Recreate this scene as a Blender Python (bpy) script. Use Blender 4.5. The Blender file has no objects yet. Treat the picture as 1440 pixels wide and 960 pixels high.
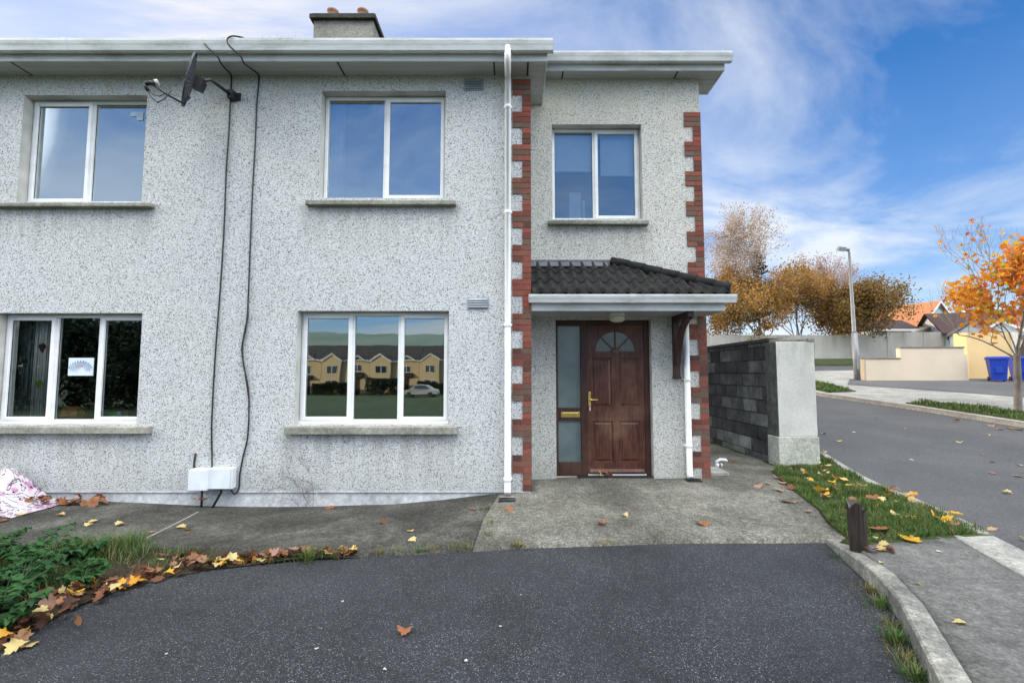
import bpy, bmesh, math, random
from mathutils import Vector, Matrix, noise
R = math.radians
C = bpy.context.scene
COL = C.collection
rnd = random.Random(7)

# ------------------------------------------------------------------ camera model
F, CU, CV, HZ = 650.0, 720.0, 480.0, 525.0
PIT = math.atan((HZ - CV) / F)
SP, CP = math.sin(PIT), math.cos(PIT)
ZC = 1.58
def at(u, v, Y):
    dx, dz = (u - CU) / F, (CV - v) / F
    y, z = CP - dz * SP, SP + dz * CP
    t = Y / y
    return Vector((dx * t, Y, ZC + z * t))
def X(u, v, Y): return at(u, v, Y).x
def Z(v, Y): return at(CU, v, Y).z
def lerp(a, b, t): return a + (b - a) * t
def clamp(v, a=0.0, b=1.0): return max(a, min(b, v))
def sstep(a, b, v):
    t = clamp((v - a) / (b - a)); return t * t * (3 - 2 * t)
def pw(pts, x):
    if x <= pts[0][0]: return pts[0][1]
    for (a, fa), (b, fb) in zip(pts, pts[1:]):
        if x <= b: return lerp(fa, fb, (x - a) / (b - a))
    return pts[-1][1]

# ------------------------------------------------------------------ ground heights
def base(x, y):
    h = -0.028 * (2 - max(y, -42)) if y < 2 else 0.0
    return h + 0.085 * (clamp(y, 6.5, 44) - 6.5) * sstep(4.0, 5.0, x)
WL = [(-13, .10), (-5.6, .04), (-5.16, .02), (-3.68, -.05), (-2.54, -.057), (-1.4, -.02), (-.7, .05), (-.17, .105),
      (.3, .13), (.8, .15), (2.7, .15), (3.6, .14)]
def h_path(x, y):
    top = pw(WL, x); yb = lerp(5.8, 6.45, sstep(.1, .6, x))
    n = noise.noise(Vector((x * 1.7, y * 1.7, 3))) * .008
    return lerp(.03, top, clamp((y - 4.2) / (yb - 4.2))) + n
def h_drive(x, y): return base(x, y) + noise.noise(Vector((x * .9, y * .9, 1))) * .006
def h_bed(x, y): return base(x, y) + .015 + .03 * noise.noise(Vector((x * 2, y * 2, 9)))
def h_pave(x, y): return base(x, y) + .12 + noise.noise(Vector((x * 1.3, y * 1.3, 5))) * .006
VE = [(4.0, 3.0), (4.43, 3.13), (4.8, 3.22), (5.2, 3.39), (5.8, 3.52), (6.3, 3.64), (6.9, 3.84), (7.3, 4.15)]
def h_verge(x, y):
    t = sstep(0, .45, x - pw(VE, y)) if 4.2 < y < 7.6 else 1.0
    return lerp(h_path(x, y) + .012, base(x, y) + .125, t) + noise.noise(Vector((x * 2.3, y * 2.3, 2))) * .012 * t
def h_road(x, y): return base(x, y) + .01
def ground(u, v, hf, it=12):
    Y = 5.0
    for _ in range(40):
        p = at(u, v, Y); e = p.z - hf(p.x, p.y)
        s = (p.z - ZC) / Y
        if abs(e) < 1e-4: break
        Y = max(.5, Y + e / max(.05, -s + .085) * .7)
    return at(u, v, Y)

# ------------------------------------------------------------------ material helpers
class NT:
    def __init__(self, name):
        self.m = bpy.data.materials.new(name); self.m.use_nodes = True
        self.t = self.m.node_tree; self.t.nodes.clear()
        self.out = self.n('ShaderNodeOutputMaterial')
    def n(self, kind, **kw):
        nd = self.t.nodes.new(kind)
        for k, v in kw.items(): setattr(nd, k, v)
        return nd
    def l(self, a, b): self.t.links.new(a, b)
    def setin(self, nd, key, v):
        if hasattr(v, 'is_linked') or hasattr(v, 'links'): self.l(v, nd.inputs[key])
        else:
            s = nd.inputs[key]
            if s.type == 'RGBA' and len(v) == 3: v = (*v, 1)
            s.default_value = v
    def pos(self): return self.n('ShaderNodeNewGeometry').outputs['Position']
    def obj(self): return self.n('ShaderNodeTexCoord').outputs['Object']
    def noise(self, vec, scale, detail=4, rough=.55, dist=0, sc=None):
        if sc:
            mp = self.n('ShaderNodeMapping'); self.l(vec, mp.inputs['Vector']); mp.inputs['Scale'].default_value = sc; vec = mp.outputs[0]
        nd = self.n('ShaderNodeTexNoise'); self.l(vec, nd.inputs['Vector'])
        nd.inputs['Scale'].default_value = scale; nd.inputs['Detail'].default_value = detail
        nd.inputs['Roughness'].default_value = rough; nd.inputs['Distortion'].default_value = dist
        return nd.outputs['Fac']
    def vor(self, vec, scale, feat='F1', out='Distance', rand=1.0):
        nd = self.n('ShaderNodeTexVoronoi', feature=feat); self.l(vec, nd.inputs['Vector'])
        nd.inputs['Scale'].default_value = scale; nd.inputs['Randomness'].default_value = rand
        return nd.outputs[out]
    def ramp(self, fac, stops, interp='LINEAR'):
        nd = self.n('ShaderNodeValToRGB'); cr = nd.color_ramp; cr.interpolation = interp
        while len(cr.elements) < len(stops): cr.elements.new(.5)
        for e, (p, c) in zip(cr.elements, stops):
            e.position = p
            e.color = (c, c, c, 1) if isinstance(c, (int, float)) else (*c, 1)
        self.l(fac, nd.inputs[0]); return nd.outputs[0]
    def mix(self, fac, a, b, mode='MIX'):
        nd = self.n('ShaderNodeMix', data_type='RGBA', blend_type=mode)
        for i, v in ((0, fac), (6, a), (7, b)):
            if hasattr(v, 'links'): self.l(v, nd.inputs[i])
            else: nd.inputs[i].default_value = v if i == 0 else (*v, 1)
        return nd.outputs[2]
    def math(self, op, a, b=0.0, cl=False):
        nd = self.n('ShaderNodeMath', operation=op, use_clamp=cl)
        for i, v in ((0, a), (1, b)):
            if hasattr(v, 'links'): self.l(v, nd.inputs[i])
            else: nd.inputs[i].default_value = v
        return nd.outputs[0]
    def sep(self, vec):
        nd = self.n('ShaderNodeSeparateXYZ'); self.l(vec, nd.inputs[0]); return nd.outputs
    def bump(self, h, strength=.3, dist=.01):
        nd = self.n('ShaderNodeBump'); self.l(h, nd.inputs['Height'])
        nd.inputs['Strength'].default_value = strength; nd.inputs['Distance'].default_value = dist
        return nd.outputs[0]
    def bsdf(self, col, rough=.6, normal=None, metal=0, spec=.4, **kw):
        b = self.n('ShaderNodeBsdfPrincipled')
        self.setin(b, 'Base Color', col); self.setin(b, 'Roughness', rough)
        b.inputs['Metallic'].default_value = metal; b.inputs['Specular IOR Level'].default_value = spec
        if normal is not None: self.l(normal, b.inputs['Normal'])
        for k, v in kw.items(): self.setin(b, k, v)
        self.l(b.outputs[0], self.out.inputs[0]); return b
    def rpi(self): return self.n('ShaderNodeNewGeometry').outputs['Random Per Island']
    def orand(self): return self.n('ShaderNodeObjectInfo').outputs['Random']

def m_plain(name, col, rough=.6, metal=0, var=.15, scale=6, bump=.1, spec=.4):
    k = NT(name); p = k.obj()
    n = k.noise(p, scale, 5)
    d = tuple(c * (1 - var) for c in col); e = tuple(min(1, c * (1 + var)) for c in col)
    k.bsdf(k.ramp(n, [(.3, d), (.7, e)]), rough, k.bump(k.noise(p, scale * 14, 3), bump, .004), metal, spec)
    return k.m

SILLS = []
for (u0_, u1_, v_, Y_) in ((-14, 212, 290, 5.8), (-30, 207, 610, 5.8), (429, 641, 288, 5.8), (399, 643, 611, 5.8), (771, 913, 315, 6.45)): SILLS.append((X(u0_, v_, Y_), X(u1_, v_, Y_), Z(v_, Y_)))
def m_pebbledash(name, tint=(1, 1, 1), dark=.30):
    k = NT(name); p = k.pos()
    vc = k.vor(p, 100, out='Color'); d = k.vor(p, 100)
    s = k.sep(vc)
    chips = k.ramp(s[0], [(0, (.035, .037, .038)), (.06, (.07, .073, .073)), (.11, (.22, .215, .20)), (.18, (.58, .585, .575)), (.62, (.75, .755, .74)), (1, (.87, .87, .85))])
    fine = k.noise(p, 170, 2)
    chips = k.mix(.22, chips, k.ramp(fine, [(.3, (.32, .33, .33)), (.7, (.78, .79, .79))]), 'MIX')
    edge = k.ramp(d, [(.0, 1.0), (.42, .95), (.7, .7)])
    col = k.mix(1.0, chips, edge, 'MULTIPLY')
    big = k.ramp(k.noise(p, .55, 5, .6), [(.3, (.90, .91, .92)), (.7, (1, 1, 1))])
    col = k.mix(1.0, col, big, 'MULTIPLY')
    # lime / algae runs coming down from the eaves and lintels
    st = k.noise(p, 3.0, 5, .65, sc=(1, 1, .16))
    zz = k.sep(p)[2]
    up = k.ramp(k.math('DIVIDE', zz, 6.0), [(.80, 0.0), (.93, 1.0)])
    stain = k.math('MULTIPLY', k.ramp(st, [(.42, .15), (.65, 1.0)]), up)
    col = k.mix(k.math('MULTIPLY', stain, .55), col, (.50, .47, .34))
    for (sx0, sx1, szt) in SILLS:                        # damp runs below the sills
        xx = k.sep(p)[0]
        inx = k.math('MULTIPLY', k.math('GREATER_THAN', xx, sx0 - .06), k.math('LESS_THAN', xx, sx1 + .06))
        dz_ = k.math('SUBTRACT', szt, zz)
        fall = k.math('MULTIPLY', k.math('GREATER_THAN', dz_, 0.0), k.ramp(dz_, [(0, 1.0), (.75, 0.0)]))
        run = k.ramp(k.noise(p, 5.0, 5, .7, sc=(1.6, 1, .10)), [(.42, .0), (.66, 1.0)])
        col = k.mix(k.math('MULTIPLY', k.math('MULTIPLY', inx, fall), k.math('MULTIPLY', run, .55)), col, (.20, .20, .165))
    patch = k.ramp(k.noise(p, 1.1, 6, .65, .6), [(.36, 0.0), (.75, 1.0)])
    col = k.mix(k.math('MULTIPLY', patch, .22), col, (.33, .33, .27))
    low = k.ramp(k.math('DIVIDE', zz, 6.0), [(.02, 1.0), (.09, 0.0)])
    col = k.mix(k.math('MULTIPLY', k.math('MULTIPLY', low, st), .5), col, (.22, .23, .19))
    col = k.mix(1.0, col, tint, 'MULTIPLY')
    hgt = k.math('SUBTRACT', k.math('MULTIPLY', s[1], .7), d)
    k.bsdf(col, .85, k.bump(hgt, .55, .012), 0, .25)
    return k.m

def m_concrete(name, a, b, c, scale=1.0, speck=.5, bump=.35):
    k = NT(name); p = k.pos()
    n1 = k.noise(p, .9 * scale, 7, .62, .4); n2 = k.noise(p, 9 * scale, 5, .7); n3 = k.noise(p, 70, 3, .7)
    col = k.ramp(n1, [(.28, a), (.52, b), (.74, c)])
    col = k.mix(.75, col, k.ramp(n2, [(.25, .45), (.5, .95), (.72, 1.35)]), 'MULTIPLY')
    col = k.mix(speck, col, k.ramp(n3, [(.3, .45), (.5, 1.0), (.7, 1.55)]), 'MULTIPLY')
    vs = k.sep(k.vor(p, 62, out='Color')); vd = k.vor(p, 62)
    col = k.mix(speck * .75, col, k.ramp(vs[0], [(0, .35), (.3, .8), (.7, 1.05), (1, 1.7)]), 'MULTIPLY')
    h = k.math('ADD', k.math('ADD', k.math('MULTIPLY', n3, .6), n2), k.math('MULTIPLY', vd, speck))
    k.bsdf(col, .9, k.bump(h, bump, .012), 0, .2)
    return k.m

def m_asphalt(name, a, b, speck=(.26, .27, .28), dens=.22, scale=150, damp=False):
    k = NT(name); p = k.pos()
    n1 = k.noise(p, .7, 6, .6, .3); n2 = k.noise(p, 40, 3, .7)
    col = k.ramp(n1, [(.3, a), (.7, b)])
    col = k.mix(.8, col, k.ramp(n2, [(.25, .4), (.5, 1), (.75, 1.8)]), 'MULTIPLY')
    vs = k.sep(k.vor(p, scale, out='Color')); d = k.vor(p, scale)
    sp = k.math('MULTIPLY', k.ramp(vs[0], [(1 - dens, 0.0), (1 - dens * .35, 1.0)]), k.ramp(d, [(.25, 1.0), (.55, 0.0)]))
    patch = k.ramp(k.noise(p, 1.4, 4), [(.3, .35), (.65, 1.0)])
    col = k.mix(k.math('MULTIPLY', sp, patch), col, speck)
    if damp:                                              # worn wheel paths, dark damp patches and an oil stain or two
        st = k.ramp(k.noise(p, 1.8, 7, .7, 1.2), [(.36, .80), (.55, 1.0), (.8, 1.12)])
        col = k.mix(1.0, col, st, 'MULTIPLY')
        gr = k.n('ShaderNodeTexWhiteNoise'); sn = k.n('ShaderNodeVectorMath', operation='SNAP'); k.l(p, sn.inputs[0]); sn.inputs[1].default_value = (.006, .006, .006); k.l(sn.outputs[0], gr.inputs['Vector'])
        col = k.mix(.75, col, k.ramp(gr.outputs['Value'], [(.0, .45), (.6, .95), (.9, 1.5), (1, 2.4)]), 'MULTIPLY')
        cr = k.n('ShaderNodeTexVoronoi', feature='DISTANCE_TO_EDGE'); wv = k.n('ShaderNodeVectorMath', operation='ADD'); k.l(p, wv.inputs[0])
        nz = k.n('ShaderNodeTexNoise'); k.l(p, nz.inputs['Vector']); nz.inputs['Scale'].default_value = 3.0; k.l(nz.outputs['Color'], wv.inputs[1]); k.l(wv.outputs[0], cr.inputs['Vector']); cr.inputs['Scale'].default_value = .55
        col = k.mix(k.math('MULTIPLY', k.ramp(cr.outputs[0], [(.0, 1.0), (.006, 0.0)]), k.ramp(k.noise(p, .8, 3), [(.5, 0.0), (.62, .7)])), col, (.012, .012, .012))
    k.bsdf(col, k.ramp(n2, [(.3, .72), (.7, .95)]), k.bump(k.math('ADD', d, n2), .5, .008), 0, .3)
    return k.m

def m_brick(name):
    k = NT(name); p = k.pos(); r = k.rpi()
    col = k.ramp(r, [(0, (.075, .038, .030)), (.25, (.155, .050, .036)), (.5, (.225, .062, .042)), (.75, (.18, .072, .050)), (.9, (.11, .065, .050)), (1, (.13, .10, .075))])
    col = k.mix(.6, col, k.ramp(k.noise(p, 45, 4, .7), [(.25, .55), (.5, 1), (.75, 1.35)]), 'MULTIPLY')
    k.bsdf(col, .85, k.bump(k.noise(p, 120, 3), .4, .006), 0, .25)
    return k.m

def m_wood(name, a, b, c, worn=.4):
    k = NT(name); p = k.obj()
    g = k.noise(p, 14, 6, .65, .6, sc=(3.2, 3.2, .28)); w = k.noise(p, 2.2, 5, .6)
    col = k.ramp(g, [(.28, a), (.5, b), (.72, c)])
    col = k.mix(k.math('MULTIPLY', k.ramp(w, [(.48, 0.0), (.72, 1.0)]), worn), col, (.20, .105, .06))
    k.bsdf(col, k.ramp(w, [(.3, .32), (.7, .6)]), k.bump(g, .2, .004), 0, .4)
    return k.m

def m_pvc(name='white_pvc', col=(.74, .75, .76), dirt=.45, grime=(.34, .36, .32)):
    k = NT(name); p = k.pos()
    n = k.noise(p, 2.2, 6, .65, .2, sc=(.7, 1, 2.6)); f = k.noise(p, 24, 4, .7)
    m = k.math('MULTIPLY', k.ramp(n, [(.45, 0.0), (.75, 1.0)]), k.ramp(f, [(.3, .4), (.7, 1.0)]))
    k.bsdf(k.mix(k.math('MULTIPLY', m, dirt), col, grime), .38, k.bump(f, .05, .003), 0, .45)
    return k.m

def m_glass(name, refl=.30, tint=(.94, .97, .97), wob=.006):
    k = NT(name); p = k.pos()
    nrm = k.bump(k.noise(p, 1.5, 2, .4), wob, .25)
    g = k.n('ShaderNodeBsdfGlossy'); g.inputs['Roughness'].default_value = .012; g.inputs['Color'].default_value = (.86, .97, 1, 1)
    k.l(nrm, g.inputs['Normal'])
    t = k.n('ShaderNodeBsdfTransparent'); t.inputs['Color'].default_value = (*tint, 1)
    fr = k.n('ShaderNodeFresnel'); fr.inputs['IOR'].default_value = 1.5
    fac = k.math('ADD', fr.outputs[0], refl, True)
    mx = k.n('ShaderNodeMixShader'); k.l(fac, mx.inputs[0]); k.l(t.outputs[0], mx.inputs[1]); k.l(g.outputs[0], mx.inputs[2])
    k.l(mx.outputs[0], k.out.inputs[0])
    return k.m

def m_leaf(name, stops, trans=.45, island=True, rough=.6):
    k = NT(name)
    r = k.rpi() if island else k.orand()
    col = k.ramp(r, stops)
    p = k.obj()
    col = k.mix(.5, col, k.ramp(k.noise(p, 38, 3, .6), [(.3, .6), (.55, 1.0), (.75, 1.25)]), 'MULTIPLY')
    d = k.n('ShaderNodeBsdfPrincipled'); k.l(col, d.inputs['Base Color']); d.inputs['Roughness'].default_value = rough
    d.inputs['Specular IOR Level'].default_value = .3
    t = k.n('ShaderNodeBsdfTranslucent'); k.l(col, t.inputs['Color'])
    mx = k.n('ShaderNodeMixShader'); mx.inputs[0].default_value = trans
    k.l(d.outputs[0], mx.inputs[1]); k.l(t.outputs[0], mx.inputs[2]); k.l(mx.outputs[0], k.out.inputs[0])
    return k.m

def m_tiles(name, a, b, per=.34, moss=0.0, axis=0, island=False):
    k = NT(name); p = k.pos()
    n = k.noise(p, 5, 6, .65); f = k.noise(p, 60, 3, .7)
    col = k.ramp(n, [(.3, a), (.7, b)])
    col = k.mix(.7, col, k.ramp(f, [(.25, .5), (.5, 1), (.75, 1.5)]), 'MULTIPLY')
    if moss: col = k.mix(k.math('MULTIPLY', k.ramp(k.noise(p, 9, 4, .7), [(.55, 0.0), (.7, 1.0)]), moss), col, (.07, .085, .03))
    h = f
    if per:
        w = k.n('ShaderNodeTexWave', bands_direction='Z'); k.l(p, w.inputs['Vector']); w.inputs['Scale'].default_value = 1.0 / per; w.wave_profile = 'SAW'
        w2 = k.n('ShaderNodeTexWave', bands_direction='XYZ'[axis:axis + 1]); k.l(p, w2.inputs['Vector']); w2.inputs['Scale'].default_value = 1.1
        h = k.math('ADD', k.math('ADD', w.outputs['Fac'], w2.outputs['Fac']), k.math('MULTIPLY', f, .4))
        col = k.mix(.55, col, k.ramp(w.outputs['Fac'], [(.0, .55), (.25, 1.0), (1, 1.1)]), 'MULTIPLY')
    k.bsdf(col, .85, k.bump(h, .5, .04), 0, .25)
    return k.m

# ------------------------------------------------------------------ mesh builder
class MB:
    def __init__(self): self.v, self.f, self.m, self.s = [], [], [], []
    def quad(self, a, b, c, d, mi=0): return self.poly([a, b, c, d], mi)
    def poly(self, pts, mi=0, sm=False):
        o = len(self.v); self.v += [tuple(p) for p in pts]; self.f.append(list(range(o, o + len(pts)))); self.m.append(mi); self.s.append(sm)
    def box(self, x0, x1, y0, y1, z0, z1, mi=0, M=None):
        o = len(self.v)
        ps = [(x, y, z) for z in (z0, z1) for y in (y0, y1) for x in (x0, x1)]
        if M is not None: ps = [tuple(M @ Vector(p)) for p in ps]
        self.v += ps
        for q in ((0, 2, 3, 1), (4, 5, 7, 6), (0, 1, 5, 4), (2, 6, 7, 3), (0, 4, 6, 2), (1, 3, 7, 5)):
            self.f.append([o + i for i in q]); self.m.append(mi); self.s.append(False)
    def tube(self, pts, r, n=8, mi=0, cap=True, sm=True):
        pts = [Vector(p) for p in pts]
        rs = r if isinstance(r, (list, tuple)) else [r] * len(pts)
        o = len(self.v); up = None
        for i, p in enumerate(pts):
            d = (pts[min(i + 1, len(pts) - 1)] - pts[max(i - 1, 0)])
            d = d.normalized() if d.length > 1e-9 else Vector((0, 0, 1))
            if up is None or abs(up.dot(d)) > .98: up = Vector((0, 0, 1)) if abs(d.z) < .9 else Vector((1, 0, 0))
            a = up.cross(d)
            a = a.normalized() if a.length > 1e-6 else Vector((1, 0, 0)); b = d.cross(a); up = b
            for k in range(n):
                t = 2 * math.pi * k / n
                self.v.append(tuple(p + (a * math.cos(t) + b * math.sin(t)) * rs[i]))
        for i in range(len(pts) - 1):
            for k in range(n):
                self.f.append([o + i * n + k, o + i * n + (k + 1) % n, o + (i + 1) * n + (k + 1) % n, o + (i + 1) * n + k]); self.m.append(mi); self.s.append(sm)
        if cap:
            self.f.append([o + k for k in range(n)][::-1]); self.m.append(mi); self.s.append(False)
            e = o + (len(pts) - 1) * n
            self.f.append([e + k for k in range(n)]); self.m.append(mi); self.s.append(False)
    def extr(self, prof, a, b, mi=0, sm=False, closed=True):
        """profile of (y,z) swept along x from a to b"""
        o = len(self.v); n = len(prof)
        for x in (a, b): self.v += [(x, y, z) for y, z in prof]
        for k in range(n if closed else n - 1):
            j = (k + 1) % n
            self.f.append([o + k, o + j, o + n + j, o + n + k]); self.m.append(mi); self.s.append(sm)
        if closed:
            self.f.append([o + k for k in range(n)][::-1]); self.m.append(mi); self.s.append(False)
            self.f.append([o + n + k for k in range(n)]); self.m.append(mi); self.s.append(False)
    def lathe(self, c, prof, n=16, mi=0, sm=True):
        """profile of (r,z) about vertical axis at c"""
        o = len(self.v)
        for r, z in prof:
            for k in range(n):
                t = 2 * math.pi * k / n; self.v.append((c[0] + r * math.cos(t), c[1] + r * math.sin(t), c[2] + z))
        for i in range(len(prof) - 1):
            for k in range(n):
                self.f.append([o + i * n + k, o + i * n + (k + 1) % n, o + (i + 1) * n + (k + 1) % n, o + (i + 1) * n + k]); self.m.append(mi); self.s.append(sm)
    def build(self, name, mats, parent=None, local=False, bevel=0, fixn=True):
        me = bpy.data.meshes.new(name); me.from_pydata(self.v, [], self.f)
        for m in (mats if isinstance(mats, (list, tuple)) else [mats]): me.materials.append(m)
        me.polygons.foreach_set('material_index', self.m); me.polygons.foreach_set('use_smooth', self.s)
        if fixn:
            bm = bmesh.new(); bm.from_mesh(me); bmesh.ops.recalc_face_normals(bm, faces=bm.faces)
            bm.to_mesh(me); bm.free()
        me.update()
        o = bpy.data.objects.new(name, me); COL.objects.link(o)
        if parent is not None:
            o.parent = parent
            if not local: o.location = -WLOC.get(parent, Vector((0, 0, 0)))
        if bevel:
            b = o.modifiers.new('bevel', 'BEVEL'); b.width = bevel; b.segments = 2; b.limit_method = 'ANGLE'
        return o
WLOC = {}
def tag(o, label, cat, group=None):
    o['label'] = label; o['category'] = cat
    if group: o['group'] = group
    return o
def thing(name, label, cat, loc=(0, 0, 0), group=None):
    o = bpy.data.objects.new(name, None); COL.objects.link(o); o.location = loc; o.empty_display_size = .1
    WLOC[o] = Vector(loc)
    return tag(o, label, cat, group)
def struct(o): o['kind'] = 'structure'; return o
def stuff(o): o['kind'] = 'stuff'; return o
def sheet(name, poly, hf, mat, step=.25, skirt=0.0):
    bm = bmesh.new()
    f = bm.faces.new([bm.verts.new((x, y, 0)) for x, y in poly])
    bmesh.ops.triangulate(bm, faces=[f])
    xs = [p[0] for p in poly]; ys = [p[1] for p in poly]
    for ax, lo, hi in ((0, min(xs), max(xs)), (1, min(ys), max(ys))):
        k = math.ceil(lo / step)
        while k * step < hi - 1e-6:
            co = [0, 0, 0]; no = [0, 0, 0]; co[ax] = k * step; no[ax] = 1
            bmesh.ops.bisect_plane(bm, geom=bm.verts[:] + bm.edges[:] + bm.faces[:], plane_co=co, plane_no=no)
            k += 1
    bmesh.ops.remove_doubles(bm, verts=bm.verts, dist=1e-5)
    for v in bm.verts: v.co.z = hf(v.co.x, v.co.y)
    bmesh.ops.recalc_face_normals(bm, faces=bm.faces)
    for f in bm.faces:
        f.smooth = True
        if f.normal.z < 0: f.normal_flip()
    if skirt:
        ed = [e for e in bm.edges if e.is_boundary]
        r = bmesh.ops.extrude_edge_only(bm, edges=ed)
        for v in [g for g in r['geom'] if isinstance(g, bmesh.types.BMVert)]: v.co.z -= skirt
    me = bpy.data.meshes.new(name); bm.to_mesh(me); bm.free(); me.materials.append(mat)
    o = bpy.data.objects.new(name, me); COL.objects.link(o)
    return struct(o)

# ------------------------------------------------------------------ materials
M = {}
M['dash'] = m_pebbledash('pebbledash', (.98, 1.0, 1.03))
M['dash_warm'] = m_pebbledash('pebbledash_warm', (1.0, .99, .95))
M['reveal'] = m_plain('painted_reveal', (.42, .42, .40), .8, var=.25, scale=3)
M['plinth'] = m_concrete('plinth_paint', (.34, .36, .37), (.48, .50, .51), (.55, .57, .58), 1.6, .15, .1)
M['brick'] = m_brick('quoin_brick')
M['mortar'] = m_plain('mortar', (.26, .17, .145), .95, var=.3, scale=20)
M['pvc'] = m_pvc()
M['gutter'] = m_pvc('gutter_pvc', (.58, .60, .60), 1.0, (.20, .22, .18))
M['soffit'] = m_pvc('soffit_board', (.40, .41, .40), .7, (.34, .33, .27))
M['sill'] = m_concrete('sill_concrete', (.15, .15, .125), (.26, .26, .22), (.36, .36, .31), 2.2, .25, .2)
M['glass'] = m_glass('window_glass', .36)
M['glass_up'] = m_glass('window_glass_upper', .52)
k = NT('frosted_glass'); k.bsdf(k.ramp(k.noise(k.pos(), 3, 3), [(.3, (.10, .135, .14)), (.7, (.15, .19, .195))]), .2, k.bump(k.noise(k.pos(), 160, 2), .1, .002), 0, .9); M['frost'] = k.m
M['room'] = m_plain('room_wall', (.055, .055, .06), .9)
M['glass_l'] = m_glass('window_glass_left', .20)
M['seal'] = m_plain('black_seal', (.02, .02, .022), .5)
M['roof'] = m_tiles('roof_tiles', (.035, .033, .032), (.07, .065, .06), .33)
M['canopy_tile'] = m_tiles('canopy_tile', (.008, .008, .009), (.026, .025, .026), 0, .3)
M['lead'] = m_plain('lead_flashing', (.12, .13, .145), .5, .3, .3, 5)
M['door'] = m_wood('door_wood', (.026, .009, .006), (.078, .026, .016), (.14, .055, .034), .7)
M['doorframe'] = m_wood('door_frame_wood', (.022, .010, .008), (.045, .018, .013), (.07, .03, .02), .15)
M['bracket'] = m_wood('bracket_wood', (.012, .006, .006), (.03, .013, .011), (.055, .022, .018), .12)
M['brass'] = m_plain('brass', (.80, .56, .20), .25, 1, .12, 20)
M['black'] = m_plain('black_plastic', (.015, .015, .017), .5)
M['cable'] = m_plain('black_cable', (.014, .013, .014), .55)
M['dish'] = m_plain('dish_grey', (.050, .055, .065), .5, var=.25, scale=9)
M['boxw'] = m_plain('meter_box_plastic', (.62, .66, .70), .45, var=.08)
M['vent'] = m_plain('vent_plastic', (.26, .29, .33), .5)
M['chimney'] = m_concrete('chimney_render', (.16, .15, .13), (.26, .25, .22), (.34, .33, .29), 2.0, .25)
M['cap'] = m_concrete('chimney_cap', (.03, .03, .025), (.06, .06, .05), (.10, .10, .085), 2)
M['pot'] = m_plain('clay_pot', (.30, .18, .13), .8)
M['path_l'] = m_concrete('path_concrete_dirty', (.024, .0235, .021), (.062, .061, .053), (.135, .132, .117), 1.5, .85, .8)
M['path_r'] = m_concrete('path_concrete', (.066, .065, .055), (.14, .137, .117), (.24, .234, .204), 1.5, .8, .7)
M['pave'] = m_concrete('pavement_concrete', (.085, .085, .082), (.125, .124, .118), (.17, .168, .158), 1.2, .5, .4)
M['kerbpale'] = m_concrete('pale_concrete', (.20, .195, .175), (.30, .295, .27), (.40, .39, .35), 1.6, .4, .3)
M['kerb_side'] = m_concrete('kerb_concrete', (.085, .09, .085), (.20, .20, .18), (.46, .44, .38), 3.0, .45, .4)
M['drive'] = m_asphalt('driveway_asphalt', (.019, .021, .0255), (.034, .037, .043), damp=True)
M['road'] = m_asphalt('road_asphalt', (.062, .063, .066), (.088, .088, .090), (.2, .2, .2), .08, 70)
M['nbdrive'] = m_asphalt('neighbour_asphalt', (.075, .075, .078), (.105, .105, .105), (.2, .2, .2), .05, 70)
M['soil'] = m_concrete('soil', (.016, .012, .008), (.035, .026, .016), (.055, .042, .026), 3, .6, .7)
M['turf'] = m_concrete('turf', (.030, .026, .013), (.038, .052, .016), (.06, .08, .022), 2, .6, .5)
M['pasture'] = m_concrete('pasture', (.020, .035, .012), (.035, .055, .018), (.05, .07, .025), .1, .3, .3)

# ------------------------------------------------------------------ setting: ground sheets
def build_ground():
    bm = bmesh.new()
    xs = [-400, -200, -100, -60, -40, -30, -20, -12, -6, 0, 3, 4, 4.5, 5, 6, 8, 10, 12, 14, 17, 20, 25, 30, 40, 60, 100, 200, 400]
    ys = [-400, -250, -120, -60, -42, -30, -20, -10, -4, 0, 2, 4, 6, 6.5, 7, 8, 10, 13, 16, 20, 25, 30, 36, 44, 60, 100, 200, 400]
    g = [[bm.verts.new((x, y, base(x, y) - .14)) for x in xs] for y in ys]
    for j in range(len(ys) - 1):
        for i in range(len(xs) - 1): bm.faces.new((g[j][i], g[j][i + 1], g[j + 1][i + 1], g[j + 1][i]))
    me = bpy.data.meshes.new('ground'); bm.to_mesh(me); bm.free(); me.materials.append(M['pasture'])
    o = bpy.data.objects.new('ground', me); COL.objects.link(o); struct(o)
build_ground()
KIN = [(2.99, 4.52), (2.94, 4.45), (2.81, 4.02), (2.66, 3.50), (2.49, 3.09), (2.15, 2.505), (1.45, 1.3), (.6, -.2), (-.6, -2.3)]
LEDGE = [(-2.95, -2.3), (-2.9, 1.0), (-2.88, 2.72), (-2.92, 3.19), (-2.8, 3.6), (-2.42, 3.88), (-1.9, 4.02), (-1.3, 4.12)]
drive_poly = [(x - .15, y + (.12 if y > 3.3 else 0)) for x, y in LEDGE] + [(-.6, 4.22), (0, 4.30), (.2, 4.40), (1.5, 4.50), (2.99, 4.52)] + KIN[1:]
sheet('driveway', drive_poly, h_drive, M['drive'], .3)
PFRONT = [(-8, 4.36), (-3.0, 4.26), (-1.34, 4.10), (-.6, 4.18), (-.35, 4.22)]
sheet('path', PFRONT + [(-.30, 5.0), (-.16, 5.83), (-13, 5.83), (-13, 4.4)], h_path, M['path_l'], .12, .12)
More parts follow.
